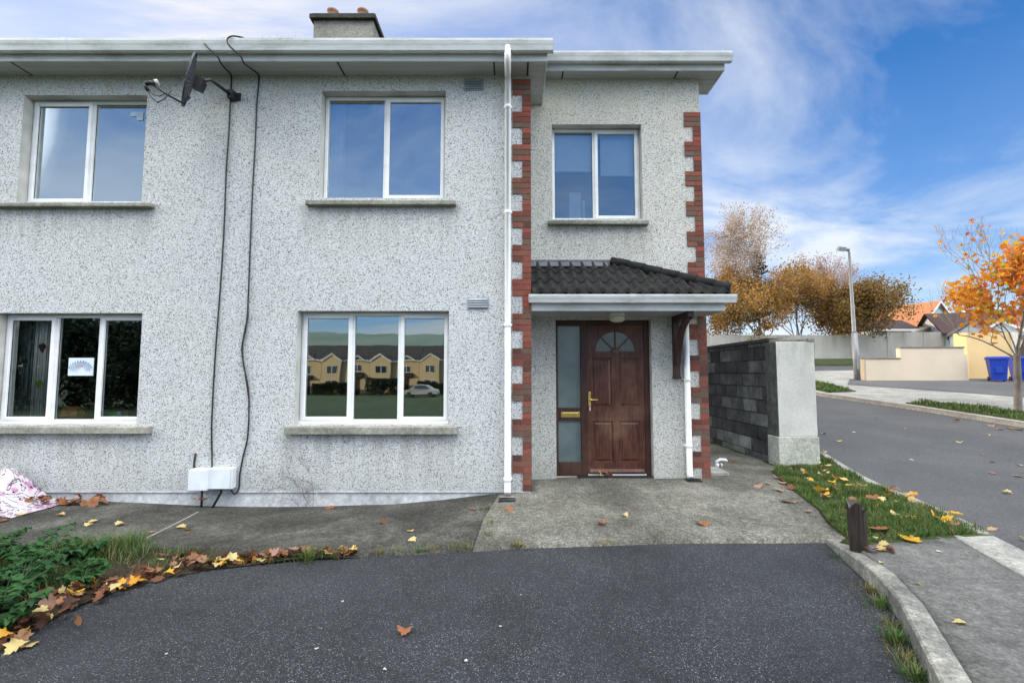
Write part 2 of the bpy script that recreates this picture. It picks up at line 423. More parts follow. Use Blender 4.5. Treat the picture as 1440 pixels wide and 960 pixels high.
APR = [(-.345, 4.22), (.2, 4.32), (1.5, 4.42), (2.86, 4.45), (2.96, 4.44), (3.12, 4.42), (3.20, 4.8), (3.37, 5.2), (3.5, 5.8), (3.62, 6.3), (3.8, 6.9), (4.18, 7.3), (4.22, 14), (2.73, 14), (2.74, 6.5), (.24, 6.5), (.24, 5.84), (-.155, 5.84), (-.295, 5.0)]
sheet('doorstep_path', APR, h_path, M['path_r'], .12, .12)
sheet('flower_bed', [(-8, 4.30), (-3.0, 4.22), (-1.3, 4.08), (-1.9, 3.99), (-2.42, 3.85), (-2.83, 3.58), (-2.95, 3.19), (-2.91, 2.72), (-2.93, 1.0), (-2.98, -2.3), (-8, -2.3)], h_bed, M['soil'], .2)
KOUT = [(x + .125, y - .05) for x, y in KIN[2:]]
ROADNEAR = [(2.3, -1.2), (2.9, .5), (3.65, 2.4), (4.08, 3.5), (4.34, 4.28)]
def off(p, d): return (p[0] - d, p[1] + d * .12)
sheet('pavement', [(2.90, 4.02)] + KOUT[1:] + [off(p, .36) for p in ROADNEAR] + [(3.0, 4.05)], h_pave, M['pave'], .25, .1)
sheet('pavement_edge', [off(p, .352) for p in ROADNEAR] + ROADNEAR[::-1], lambda x, y: h_pave(x, y) + .004, M['kerbpale'], .25, .2)
VROAD = [(4.34, 4.29), (4.52, 4.75), (4.78, 5.9), (5.24, 7.8), (5.5, 10), (5.6, 16), (5.6, 30)]
sheet('verge', [(3.0, 4.06), (4.34, 4.29)] + [(x - .09, y) for x, y in VROAD[1:]] + [(4.4, 30), (4.4, 7.6), (4.1, 7.25), (3.82, 6.9), (3.63, 6.3), (3.52, 5.8), (3.39, 5.2), (3.22, 4.8), (3.13, 4.43), (2.95, 4.3)], h_verge, M['turf'], .2, .15)
def strip(name, line, w, hf, mat, up=0.0, drop=.25):
    mb = MB(); L = []
    # resample
    pts = [Vector((*p, 0)) for p in line]; P = [pts[0]]
    for a, b in zip(pts, pts[1:]):
        n = max(1, int((b - a).length / .3))
        for i in range(1, n + 1): P.append(a.lerp(b, i / n))
    for i, p in enumerate(P):
        d = (P[min(i + 1, len(P) - 1)] - P[max(i - 1, 0)]).normalized(); nrm = Vector((-d.y, d.x, 0))
        q = p + nrm * w; t1 = hf(p.x, p.y) + up; c = .012
        nn = .004 * noise.noise(Vector((p.x * 6, p.y * 6, 0)))
        L.append([(p.x, p.y, t1 - drop), (p.x + nn, p.y, t1 - c), (p.x + nrm.x * c, p.y + nrm.y * c, t1 + nn), (q.x - nrm.x * c, q.y - nrm.y * c, t1), (q.x, q.y, t1 - c), (q.x, q.y, t1 - drop)])
    for a, b in zip(L, L[1:]):
        for k_ in range(5): mb.quad(a[k_], a[k_ + 1], b[k_ + 1], b[k_])
    mb.poly(L[0]); mb.poly(L[-1][::-1])
    return struct(mb.build(name, mat))
strip('road_kerb', VROAD, .10, h_verge, M['kerbpale'], .012)
strip('driveway_kerb', KIN[1:], .13, lambda x, y: lerp(h_drive(x, y) + .04, h_pave(x, y) + .012, sstep(4.5, 3.7, y)), M['kerb_side'])
FK = [(12.9, 2), (12.3, 8), (11.7, 10.7), (11.3, 13.2), (10.65, 15.8), (10.9, 18), (12, 20.4), (14, 23.2), (17, 25.4), (22, 26.3), (40, 26.6)]
sheet('road', [(2.3, -1.2), (2.9, .5), (3.65, 2.4), (4.08, 3.5)] + VROAD + [(5.6, 30.9), (40, 30.9)] + FK[::-1] + [(14, -6), (4, -6)], h_road, M['road'], .8)
sheet('far_pavement', FK + [(44, 26.6), (44, 2)], h_pave, M['kerbpale'], 1.0)
strip('far_kerb', FK[::-1], -.14, h_pave, M['kerbpale'], .006)
sheet('far_verge', [(11.42, 13.5), (11.86, 10.8), (12.46, 8), (13.0, 2.2), (14.6, 2.2), (13.9, 8), (13.3, 11.2), (12.3, 13.6)], lambda x, y: h_pave(x, y) + .03, M['turf'], .5, .1)
sheet('corner_verge', [(10.85, 15.9), (11.05, 17.8), (12.0, 19.9), (12.9, 19.4), (12.6, 18.2), (12.0, 16.2)], lambda x, y: h_pave(x, y) + .03, M['turf'], .5, .1)
sheet('end_verge', [(-10, 31), (44, 31), (44, 37.9), (-10, 37.9)], lambda x, y: h_pave(x, y), M['turf'], 1.5, .1)
sheet('neighbour_driveway', [(13.3, 18.4), (15.2, 16.2), (17.2, 13.6), (19, 12.6), (34, 12.6), (34, 22.5), (15.0, 20.6)], lambda x, y: h_pave(x, y) + .012, M['nbdrive'], 1.0)
# hill far behind the camera (mirrored in the panes)
def build_hill():
    mb = MB(); n = 40; rows = 8
    g = [[None] * (n + 1) for _ in range(rows + 1)]
    for j in range(rows + 1):
        for i in range(n + 1):
            x = -420 + 840 * i / n; y = -200 - 34 * j
            t = math.sin(math.pi * .5 * j / rows)
            z = -4 + t * (46 + 12 * noise.noise(Vector((x * .006, 0, 4))))
            g[j][i] = (x, y, z)
    for j in range(rows):
        for i in range(n): mb.poly([g[j][i], g[j][i + 1], g[j + 1][i + 1], g[j + 1][i]], 0, True)
    struct(mb.build('hills', m_plain('hill_field', (.10, .14, .11), .9, var=.3, scale=.02)))
build_hill()

# ------------------------------------------------------------------ the house
YM, YB = 5.8, 6.45
XC, XR, XL = X(746, 400, YM), X(990.5, 400, YB), -13.2
house = thing('semi_detached_house', 'white pebble-dashed semi-detached house with red brick quoins and brown front door', 'house', (-2, YM, 0))
def rect(u0, v0, u1, v1, Y):
    vm = (v0 + v1) / 2
    return (X(u0, vm, Y), X(u1, vm, Y), Z(v1, Y), Z(v0, Y))
W1 = rect(28.5, 134, 203, 284, YM); W2 = rect(-11, 440, 196, 597, YM); W3 = rect(450.5, 128, 626, 279, YM); W4 = rect(416, 437, 631, 597, YM)
W5 = rect(776.5, 175, 903, 308, YB); DR = (X(782, 560, YB), X(917.5, 560, YB), .10, Z(449, YB))
def wall_mesh(x0, x1, z0, z1, y, ops, depth, back=.25, bottom_open=()):
    mb = MB()
    xs = sorted({x0, x1, *[o[0] for o in ops], *[o[1] for o in ops]}); zs = sorted({z0, z1, *[o[2] for o in ops], *[o[3] for o in ops]})
    xs = [x for x in xs if x0 <= x <= x1]; zs = [z for z in zs if z0 <= z <= z1]
    for a, b in zip(xs, xs[1:]):
        for c, d in zip(zs, zs[1:]):
            cx, cz = (a + b) / 2, (c + d) / 2
            if any(o[0] < cx < o[1] and o[2] < cz < o[3] for o in ops): continue
            mb.quad((a, y, c), (b, y, c), (b, y, d), (a, y, d), 0)
            mb.quad((a, y + back, c), (a, y + back, d), (b, y + back, d), (b, y + back, c), 1)
    for (a, b, c, d) in ops:
        e = y + back
        mb.quad((a, y, c), (a, y, d), (a, e, d), (a, e, c), 1); mb.quad((b, y, c), (b, e, c), (b, e, d), (b, y, d), 1)
        mb.quad((a, y, d), (b, y, d), (b, e, d), (a, e, d), 1); mb.quad((a, y, c), (a, e, c), (b, e, c), (b, y, c), 1)
    return mb
SOF_M = Z(106.5, YM); SOF_R = Z(111, YB)
PL = .123
mb = wall_mesh(XL, XC, PL, SOF_M + .05, YM, [W1, W2, W3, W4], .14)
o = mb.build('wall', [M['dash'], M['reveal']], house, fixn=False)
mb = wall_mesh(XC, XR, .06, SOF_R + .05, YB, [W5, DR], .14)
mb.build('wall', [M['dash_warm'], M['reveal']], house, fixn=False)
mb = MB(); mb.quad((XC, YM, PL), (XC, YB, PL), (XC, YB, SOF_R), (XC, YM, SOF_R))                    # return wall
mb.quad((XR, YB, 0), (XR, 14.2, 0), (XR, 14.2, 5.7), (XR, YB, 5.7)); mb.poly([(XR, YB, 5.7), (XR, 14.2, 5.7), (XR, 10.05, 8.55)])
mb.quad((XL, YM, 0), (XL, YM, 5.6), (XL, 14.2, 5.6), (XL, 14.2, 0)); mb.poly([(XL, YM, 5.6), (XL, 10.05, 8.55), (XL, 14.2, 5.6)])
mb.quad((XL, 14.2, 0), (XL, 14.2, 5.7), (XR, 14.2, 5.7), (XR, 14.2, 0))
mb.build('wall', M['dash'], house, fixn=False)
mb = MB(); mb.box(XL, XC - .003, YM + .014, YM + .2, -.4, PL + .02); mb.build('plinth', M['plinth'], house)
mb = MB(); mb.extr([(YM + .014, PL + .02), (YM - .004, PL - .002), (YM - .004, PL + .02)], XL, XC); mb.build('bell_drip', M['plinth'], house)

# windows
def window(r, y, cols, gl, sill_r, sill_z, label=None, opening_gap=.0):
    """cols: list of (width fraction, sash?)"""
    x0, x1, z0, z1 = r; yf = y + .125; dp = .07
    mb = MB(); fw = .042
    def ring(m, a, b, c, d, w, ya, yb_):
        m.box(a, a + w, ya, yb_, c, d); m.box(b - w, b, ya, yb_, c, d)
        m.box(a + w, b - w, ya, yb_, c, c + w); m.box(a + w, b - w, ya, yb_, d - w, d)
    z0f = z0 + .012
    ring(mb, x0 + .004, x1 - .004, z0f, z1 - .006, fw, yf, yf + dp)
    mb.box(x0 + .002, x1 - .002, yf - .03, yf + dp, z0 + .001, z0 + .032)         # drip sill of the frame
    fr = None; W = x1 - x0 - 2 * fw; xa = x0 + fw; sashes, panes, seals = [], [], []
    acc = 0
    for i, (w, sash) in enumerate(cols):
        a = x0 + fw + W * acc; acc += w; b = x0 + fw + W * acc
        if i > 0: mb.box(a - .022, a + .022, yf + .001, yf + dp - .001, z0f + fw, z1 - .006 - fw)
        la = a + (.022 if i else 0); lb = b - (.022 if i < len(cols) - 1 else 0)
        c, d = z0f + fw, z1 - .006 - fw
        if sash:
            sashes.append((la - .012, lb + .012, c - .012, d + .012)); s = .045
            panes.append((la + s - .012, lb - s + .012, c + s - .012, d - s + .012, yf + .015))
        else:
            panes.append((la, lb, c, d, yf + .03))
    w = mb.build('window', M['pvc'], house, bevel=.006)
    if label: w['label'] = label
    for s in sashes:
        m2 = MB(); ring(m2, s[0], s[1], s[2], s[3], .046, yf - .014, yf + .05); m2.build('sash', M['pvc'], w, bevel=.006).location = (0, 0, 0)
    for a, b, c, d, yp in panes:
        m3 = MB()
        ring(m3, a - .001, b + .001, c - .001, d + .001, .006, yp - .004, yp + .004); s_ = m3.build('seal', M['seal'], w); s_.location = (0, 0, 0)
        m4 = MB(); m4.quad((a, yp, c), (b, yp, c), (b, yp, d), (a, yp, d)); p_ = m4.build('pane', gl, w, fixn=False); p_.location = (0, 0, 0)
    if sill_r:
        m5 = MB(); a, b, zt, zb = sill_r
        m5.extr([(y - .085, zb), (y - .085, zt - .012), (y + .145, zt + .010), (y + .145, zb)], a, b)
        # end stools
        s = m5.build('sill', M['sill'], w, bevel=.008); s.location = (0, 0, 0)
    # room behind, seen through the glass
    rm = MB(); a, b = x0 - .5, x1 + .5; c, d = z0 - .9 if z0 > 2.6 else .1, z1 + .25; ya, yb_ = y + .252, y + 3.2
    rm.quad((a, yb_, c), (b, yb_, c), (b, yb_, d), (a, yb_, d)); rm.quad((a, ya, c), (a, yb_, c), (a, yb_, d), (a, ya, d)); rm.quad((b, ya, c), (b, ya, d), (b, yb_, d), (b, yb_, c))
    rm.quad((a, ya, c), (b, ya, c), (b, yb_, c), (a, yb_, c)); rm.quad((a, ya, d), (a, yb_, d), (b, yb_, d), (b, ya, d))
    for (p, q, s_, t) in ((a, x0, c, d), (x1, b, c, d), (x0, x1, c, z0), (x0, x1, z1, d)):
        rm.quad((p, ya, s_), (q, ya, s_), (q, ya, t), (p, ya, t))
    rm.build('room', M['room'], house, fixn=False)
    return w
def sl(u0, u1, v0, v1, Y):   # sill front edge is nearer than the wall
    y = Y - .085; return (X(u0, v0, y), X(u1, v0, y), W0z(v0, y), Z(v1, y))
def W0z(v, y): return Z(v, y)
win1 = window(W1, YM, [(.5, True), (.5, False)], M['glass_up'], sl(-14, 212, 283.5, 290, YM), 0)
win2 = window(W2, YM, [(.345, True), (.325, False), (.33, True)], M['glass_l'], sl(-30, 207, 599, 610, YM), 0)
win3 = window(W3, YM, [(.5, False), (.5, True)], M['glass_up'], sl(429, 641, 280, 287.5, YM), 0)
win4 = window(W4, YM, [(.34, True), (.33, False), (.33, True)], M['glass'], sl(399, 643, 599, 611, YM), 0)
M['glass_s'] = m_glass('window_glass_small', .26)
win5 = window(W5, YB, [(.48, False), (.52, True)], M['glass_s'], sl(771, 913, 308.5, 315, YB), 0)

# quoins
def quoin(xa, xb, ztop, zbot, y, wide, narrow, side):
    """wide/narrow brick blocks of three courses each; xb is the outer corner"""
    mb = MB(); h = .0733; z = ztop; i = 0
    r = random.Random(int(xb * 100))
    while z - h > zbot:
        blk = (i // 3) % 2 == 0
        w = wide if blk else narrow
        cuts = [xb - w, xb]
        if blk and i % 3 != 1: cuts = [xb - w, xb - w + w * (.5 if i % 3 == 0 else .62), xb]
        for a, b in zip(cuts, cuts[1:]):
            j = r.uniform(0, .003)
            corner = b == xb
            mb.box(a + .003, b - .003 + (.012 if corner else 0), y - .012 - j, y + (.105 if corner else .03), z - h + .004, z - .005, 0)
        mb.box(xb - w + .002, xb + .006, y - .006, y + .11, z - h, z, 1)
        z -= h; i += 1
    return mb.build('quoin', [M['brick'], M['mortar']], house)
quoin(0, XC, Z(112, YM), .10, YM, .232, .105, 1)
quoin(0, XR, Z(158, YB), .10, YB, .232, .11, 1)

# eaves: fascia, soffit and gutter of both runs
YF = 5.50; XE = X(770, 83, YF)
mb = MB(); mb.box(XL - .3, XE, YF, YF + .02, SOF_M - .012, SOF_M + .19)
mb.box(XE - .02, XE, YF + .02, YB + .1, SOF_M - .012, SOF_M + .25); mb.build('fascia', M['gutter'], house, bevel=.004)
def soffit(x0, x1, ya, yb_, z, name='soffit'):
    mb = MB(); x = x0
    mb.box(x0, x1, ya, yb_, z + .004, z + .016)
    y = ya
    while y < yb_ - .01:                                 # boards run along the eaves
        mb.box(x0, x1, y + .002, min(y + .098, yb_), z, z + .006); y += .1
    return mb.build(name, M['soffit'], house)
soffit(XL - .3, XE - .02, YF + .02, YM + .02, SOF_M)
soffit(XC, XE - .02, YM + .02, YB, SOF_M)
for u in (478, 694, 741, 28):                            # black joint strips in the soffit
    mb = MB(); x = X(u, 95, 5.65); mb.box(x, x + .02, YF + .022, YM - .002, SOF_M - .005, SOF_M + .001); mb.build('soffit_joint', M['black'], house)
for u in (790, 950):
    mb = MB(); x = X(u, 104, 6.35); mb.box(x, x + .02, 6.27, YB - .002, SOF_R - .005, SOF_R + .001); mb.build('soffit_joint', M['black'], house)
def gutter(x0, x1, yfas, ztop, name='gutter', dp=.115, hh=.105):
    prof = [(yfas - .002, ztop), (yfas - .002, ztop - hh * .9), (yfas - .03, ztop - hh), (yfas - dp * .75, ztop - hh), (yfas - dp * .86, ztop - hh * .62), (yfas - dp * .93, ztop - hh * .45), (yfas - dp, ztop - hh * .2), (yfas - dp, ztop),
            (yfas - dp + .01, ztop), (yfas - dp + .01, ztop - hh * .2), (yfas - dp * .70, ztop - hh * .9), (yfas - .014, ztop - hh * .85), (yfas - .014, ztop)]
    mb = MB(); mb.extr(prof, x0, x1)
    for x in (x0, x1): mb.extr(prof[:8], x - .004, x + .004)
    n = max(2, int((x1 - x0) / 2.0))
    for i in range(1, n):                                 # union brackets
        x = lerp(x0, x1, i / n)
        q = [(y - .004 if y < yfas - .01 else y, z - .004 if z < ztop else z + .002) for y, z in prof[:8]]
        mb.extr(q, x - .035, x + .035)
    return mb.build(name, M['gutter'], house)
gutter(XL - .3, X(778, 60, 5.40), YF, Z(53.5, 5.385), hh=.135)
YFR = 6.245; XRE = X(1019, 95, YFR)
mb = MB(); mb.box(XE + .002, XRE, YFR, YFR + .02, SOF_R - .012, SOF_R + .2)
# boxed return round the gable corner, then the raking bargeboard
mb.box(XRE - .02, XRE, YFR + .02, 6.82, SOF_R - .012, SOF_R + .3); mb.box(XR + .01, XRE - .02, 6.80, 6.82, SOF_R - .012, SOF_R + .3)
def rake(x0, x1, y0, z0, y1, z1, d):
    mb.poly([(x0, y0, z0), (x0, y1, z1), (x0, y1, z1 - d), (x0, y0, z0 - d)]); mb.poly([(x1, y0, z0), (x1, y0, z0 - d), (x1, y1, z1 - d), (x1, y1, z1)])
    mb.poly([(x0, y0, z0 - d), (x0, y1, z1 - d), (x1, y1, z1 - d), (x1, y0, z0 - d)]); mb.poly([(x0, y0, z0), (x0, y0, z0 - d), (x1, y0, z0 - d), (x1, y0, z0)])
rake(XR + .01, XRE - .004, 6.83, 6.56, 10.05, 8.62, .2); rake(XR + .01, XRE - .004, 14.5, 5.70, 10.05, 8.62, .2)
mb.build('fascia', M['gutter'], house)
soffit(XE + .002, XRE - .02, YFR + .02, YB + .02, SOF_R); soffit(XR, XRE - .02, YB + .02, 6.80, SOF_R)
gutter(XE + .03, X(1031, 76, 6.13), YFR, Z(71.5, 6.13), hh=.125)

# main roof
mb = MB(); zr = 8.66; yr = 10.05
def slab(x0, x1, y0, z0, y1, z1, t=.09):
    mb.quad((x0, y0, z0), (x1, y0, z0), (x1, y1, z1), (x0, y1, z1)); mb.quad((x0, y0, z0 - t), (x0, y1, z1 - t), (x1, y1, z1 - t), (x1, y0, z0 - t))
    mb.quad((x0, y0, z0), (x0, y0, z0 - t), (x1, y0, z0 - t), (x1, y0, z0)); mb.quad((x0, y0, z0), (x0, y1, z1), (x0, y1, z1 - t), (x0, y0, z0 - t)); mb.quad((x1, y0, z0), (x1, y0, z0 - t), (x1, y1, z1 - t), (x1, y1, z1))
sl_ = (zr - 5.70) / (yr - 5.46)
slab(XL - .3, XE, 5.46, 5.70, yr, zr); slab(XE, XRE + .01, 6.20, 6.03, yr, zr - .02); slab(XL - .3, XRE + .01, 14.6, 5.70, yr, zr)
mb.tube([(XL - .3, yr, zr), (XRE, yr, zr)], .1, 8)
roof = mb.build('roof', M['roof'], house, fixn=False)
# chimney
yc = 9.8; cx0, cx1 = X(441, 40, yc - .25), X(524.5, 40, yc - .25); zt = Z(29, yc - .25)
mb = MB(); mb.box(cx0, cx1, yc - .25, yc + .35, 8.2, zt)
ch = mb.build('chimney', M['chimney'], roof); ch.location = (0, 0, 0)
mb = MB(); mb.box(cx0 - .07, cx1 + .07, yc - .33, yc + .43, zt, zt + .10); mb.box(cx0 - .03, cx1 + .03, yc - .29, yc + .39, zt + .10, zt + .14)
o = mb.build('chimney_cap', M['cap'], roof, bevel=.01); o.location = (0, 0, 0)
for u in (468, 510):
    mb = MB(); mb.lathe((X(u, 25, yc), yc + .0, zt + .12), [(.13, 0), (.13, .05), (.105, .08), (.10, .24), (.125, .26), (.125, .30), (.09, .30), (.085, .1)], 16)
    o = mb.build('chimney_pot', M['pot'], roof); o.location = (0, 0, 0)

# downpipes
def pipe(pts, r, name='downpipe', clips=()):
    mb = MB(); mb.tube(pts, r, 4 if False else 12)
    for z in clips:
        p = pts[-2]; mb.lathe((p[0], p[1], z - .03), [(r + .0, 0), (r + .005, .003), (r + .005, .042), (r, .045)], 12)
        mb.box(p[0] - r - .015, p[0] + r + .015, p[1] + r * .3, p[1] + r + .02, z - .012, z + .012)
    return mb.build(name, M['pvc'], house)
xd = X(714, 400, 5.755)
pipe([(xd, 5.43, Z(66, 5.43)), (xd, 5.43, Z(84, 5.43)), (xd, 5.47, Z(90, 5.46)), (xd, 5.71, Z(108, 5.72)), (xd, 5.752, Z(114, 5.75)), (xd, 5.752, .19), (xd, 5.70, .13)], .041, clips=(Z(153, YM), Z(457, YM), Z(300, YM), Z(672, YM)))
xd2 = X(968, 600, 6.40); CZB_ = Z(437, 5.80)
pipe([(xd2, 6.40, CZB_ + .01), (xd2, 6.40, .22), (xd2, 6.36, .17)], .041, clips=(1.5, .6))

# wall vents
for (u0, v0, u1, v1) in ((653, 112, 680, 128), (657.5, 418, 687, 434)):
    a, b, c, d = rect(u0, v0, u1, v1, YM); mb = MB()
    mb.box(a, b, YM - .012, YM + .01, c, d)
    for i in range(4):
        z = lerp(c + .015, d - .012, (i + .2) / 4); mb.extr([(YM - .013, z), (YM - .03, z - .004), (YM - .013, z + (d - c) * .17)], a + .012, b - .012)
    mb.build('air_vent', M['vent'], house)

# ------------------------------------------------------------------ front door set
yd = YB + .10
def DX(u): return X(u, 560, yd)
def DZ(v): return Z(v, yd)
dl, dr_, db, dt = DR
sc = (yd / YB)
mb = MB()
L0, L1, D0, D1 = DR[0] + .004, DX(817), DX(826), DX(907)
R1 = DR[1] - .004; zt = DR[3] - .004; zb = DZ(669.5)
zmT, zmB = DZ(573), DZ(591)
fy0, fy1 = yd, yd + .09
mb.box(L0, L0 + .035, fy0, fy1, zb, zt); mb.box(D1, R1, fy0, fy1, zb, zt); mb.box(L1 - .0, D0, fy0, fy1, zb, zt)
mb.box(L0 + .035, L1, fy0, fy1, zt - .075, zt); mb.box(D0, D1, fy0, fy1, zt - .06, zt)
mb.box(L0 + .035, L1, fy0 + .004, fy1, zmB, zmT); mb.box(L0 + .035, L1, fy0 + .002, fy1, zb, DZ(649.5))
frame = mb.build('door_frame', M['doorframe'], house, bevel=.006)
for (za, zc_) in ((zmT, zt - .075), (DZ(649.5), zmB)):
    mb = MB(); mb.box(L0 + .035, L1, fy0 + .04, fy0 + .05, za, zc_); o = mb.build('sidelight', M['frost'], frame); o.location = (0, 0, 0)
mb = MB(); mb.box(DX(788.7), DX(815), fy0 - .006, fy0 + .004, DZ(586.5), DZ(579)); mb.box(DX(791.5), DX(812), fy0 - .011, fy0 - .006, DZ(585), DZ(580.5))
o = mb.build('letter_plate', M['brass'], frame, bevel=.002); o.location = (0, 0, 0)
mb = MB(); mb.box(D0, D1, fy0 - .01, fy1, zb - .03, zb + .03); mb.box(L0, D0, fy0 - .002, fy1, zb - .03, zb); o = mb.build('threshold', M['pvc'], frame); o.location = (0, 0, 0)
# leaf: a plate with sunk panels, raised fields and a glazed fan
fan_c = ((D0 + D1) / 2, DZ(494)); fan_r = DX(894.5) - (D0 + D1) / 2
def door_leaf():
    mb = MB(); ys = yd + .012; x0, x1, z0, z1 = D0 + .004, D1 - .004, zb + .035, zt - .064
    cxm = (x0 + x1) / 2
    pan = [(DX(832.5), DX(861), DZ(572), DZ(503)), (DX(870.5), DX(900), DZ(572), DZ(503)), (DX(833.5), DX(862), DZ(650), DZ(592)), (DX(870), DX(900), DZ(650), DZ(592))]
    fanbox = (cxm - fan_r - .012, cxm + fan_r + .012, fan_c[1] - .01, fan_c[1] + fan_r + .012)
    ops = pan + [fanbox]
    xs = sorted({x0, x1, *[o[0] for o in ops], *[o[1] for o in ops]}); zs = sorted({z0, z1, *[o[2] for o in ops], *[o[3] for o in ops]})
    for a, b in zip(xs, xs[1:]):
        for c, d in zip(zs, zs[1:]):
            if any(o[0] - 1e-6 < (a + b) / 2 < o[1] and o[2] < (c + d) / 2 < o[3] for o in ops): continue
            mb.quad((a, ys, c), (b, ys, c), (b, ys, d), (a, ys, d))
    for (a, b, c, d) in pan:
        rings = [(0, 0), (.008, .012), (.022, .012), (.045, .002)]
        for (i0, d0), (i1, d1) in zip(rings, rings[1:]):
            p = [(a + i0, ys + d0, c + i0), (b - i0, ys + d0, c + i0), (b - i0, ys + d0, d - i0), (a + i0, ys + d0, d - i0)]
            q = [(a + i1, ys + d1, c + i1), (b - i1, ys + d1, c + i1), (b - i1, ys + d1, d - i1), (a + i1, ys + d1, d - i1)]
            for k_ in range(4): mb.quad(p[k_], p[(k_ + 1) % 4], q[(k_ + 1) % 4], q[k_])
        i1, d1 = rings[-1]; mb.quad((a + i1, ys + d1, c + i1), (b - i1, ys + d1, c + i1), (b - i1, ys + d1, d - i1), (a + i1, ys + d1, d - i1))
    # fan spandrels
    a, b, c, d = fanbox; N = 24; prev = None
    pts = [(cxm + fan_r * math.cos(math.pi * i / N), fan_c[1] + fan_r * math.sin(math.pi * i / N)) for i in range(N + 1)]
    for (xa, za), (xb, zb_) in zip(pts, pts[1:]):
        mb.quad((xa, ys, za), (xa, ys, d), (xb, ys, d), (xb, ys, zb_)); mb.quad((xa, ys, za), (xb, ys, zb_), (xb, ys + .02, zb_), (xa, ys + .02, za))
    mb.quad((a, ys, c), (a, ys, d), (pts[-1][0], ys, d), (pts[-1][0], ys, c)); mb.quad((b, ys, c), (pts[0][0], ys, c), (pts[0][0], ys, d), (b, ys, d))
    mb.quad((pts[-1][0], ys, c), (pts[-1][0], ys, fan_c[1]), (pts[0][0], ys, fan_c[1]), (pts[0][0], ys, c))
    # hub and glazing bars
    hub = [(cxm + .062 * math.cos(math.pi * i / 10), fan_c[1] + .062 * math.sin(math.pi * i / 10)) for i in range(11)]
    mb.poly([(x, ys - .006, z) for x, z in hub] + [(cxm - .062, ys - .006, fan_c[1] - .05), (cxm + .062, ys - .006, fan_c[1] - .05)])
    for (xa, za), (xb, zb_) in zip(hub, hub[1:]): mb.quad((xa, ys - .006, za), (xb, ys - .006, zb_), (xb, ys + .02, zb_), (xa, ys + .02, za))
    for t in (45, 90, 135):
        Mx = Matrix.Translation((cxm, 0, fan_c[1])) @ Matrix.Rotation(-R(t), 4, 'Y')
        mb.box(.055, fan_r, ys - .002, ys + .02, -.009, .009, 0, Mx)
    # edges, weather bar
    mb.box(x0, x1, ys + .026, ys + .05, z0, z1)
    for q in ((x0, x0 + .003), (x1 - .003, x1)): mb.box(q[0], q[1], ys + .001, ys + .026, z0, z1)
    mb.extr([(ys, zb + .10), (ys - .03, zb + .065), (ys - .03, zb + .05), (ys, zb + .05)], x0 + .02, x1 - .02)
    return mb
lf = door_leaf()
# cut the back plate behind the fan: glass sits proud of it
leaf = lf.build('front_door', M['door'], house, fixn=False); leaf['label'] = 'brown panelled front door with fan light'
mb = MB(); cxm = fan_c[0]; N = 24
mb.poly([(cxm + fan_r * math.cos(math.pi * i / N), yd + .012 - .0 + .0 - .0 + .0005 - .0, fan_c[1] + fan_r * math.sin(math.pi * i / N)) for i in range(N + 1)])
k = NT('fan_glass'); k.bsdf(k.ramp(k.noise(k.pos(), 60, 3), [(.3, (.06, .065, .06)), (.7, (.12, .125, .115))]), .15, k.bump(k.noise(k.pos(), 90, 2), .3, .003), 0, .8); M['fan'] = k.m
o = mb.build('fan_glass', M['fan'], leaf, fixn=False); o.location = (0, .0095, 0)
mb = MB(); xh = DX(829)
mb.box(xh - .018, xh + .018, yd - .0, yd + .012, DZ(571), DZ(551)); mb.tube([(xh, yd + .01, DZ(561.5)), (xh, yd - .045, DZ(561.5)), (xh + .01, yd - .05, DZ(561.5)), (xh + .11, yd - .045, DZ(562))], .009, 8)
mb.lathe((xh, yd - .004, DZ(569)), [(.001, -.012), (.012, -.01), (.012, .01), (.001, .012)], 10)
o = mb.build('handle', M['brass'], leaf, bevel=.002); o.location = (0, 0, 0)
mb = MB(); mb.box(xh - .008, xh + .012, yd - .02, yd - .012, DZ(577), DZ(571.5)); o = mb.build('key_fob', m_plain('pink_fob', (.6, .42, .44), .5), leaf); o.location = (0, 0, 0)
def text(s, size, loc, mat, parent, name):
    c = bpy.data.curves.new(name, 'FONT'); c.body = s; c.size = size; c.extrude = .002; c.align_x = 'CENTER'; c.align_y = 'CENTER'; 
    o = bpy.data.objects.new(name, c); COL.objects.link(o); o.rotation_euler = (R(90), 0, 0); o.location = loc
    me = bpy.data.meshes.new_from_object(o.evaluated_get(bpy.context.evaluated_depsgraph_get())); me.materials.clear(); me.materials.append(mat)
    q = bpy.data.objects.new(name, me); COL.objects.link(q); q.matrix_basis = Matrix.Translation(loc) @ Matrix.Rotation(R(90), 4, 'X'); q.parent = parent
    bpy.data.objects.remove(o); return q
text('10', .075, (cxm, yd - .0, fan_c[1] + .005), m_plain('number_metal', (.22, .17, .13), .4, .3), leaf, 'door_number')
# door mat of black rubber in front of the threshold
mb = MB(); mb.box(DX(811), DX(915), YB + .005, YB + .095, .148, .170)
tag(mb.build('door_mat', M['black'], None, bevel=.004), 'thin black rubber strip mat lying in front of the brown door', 'mat')

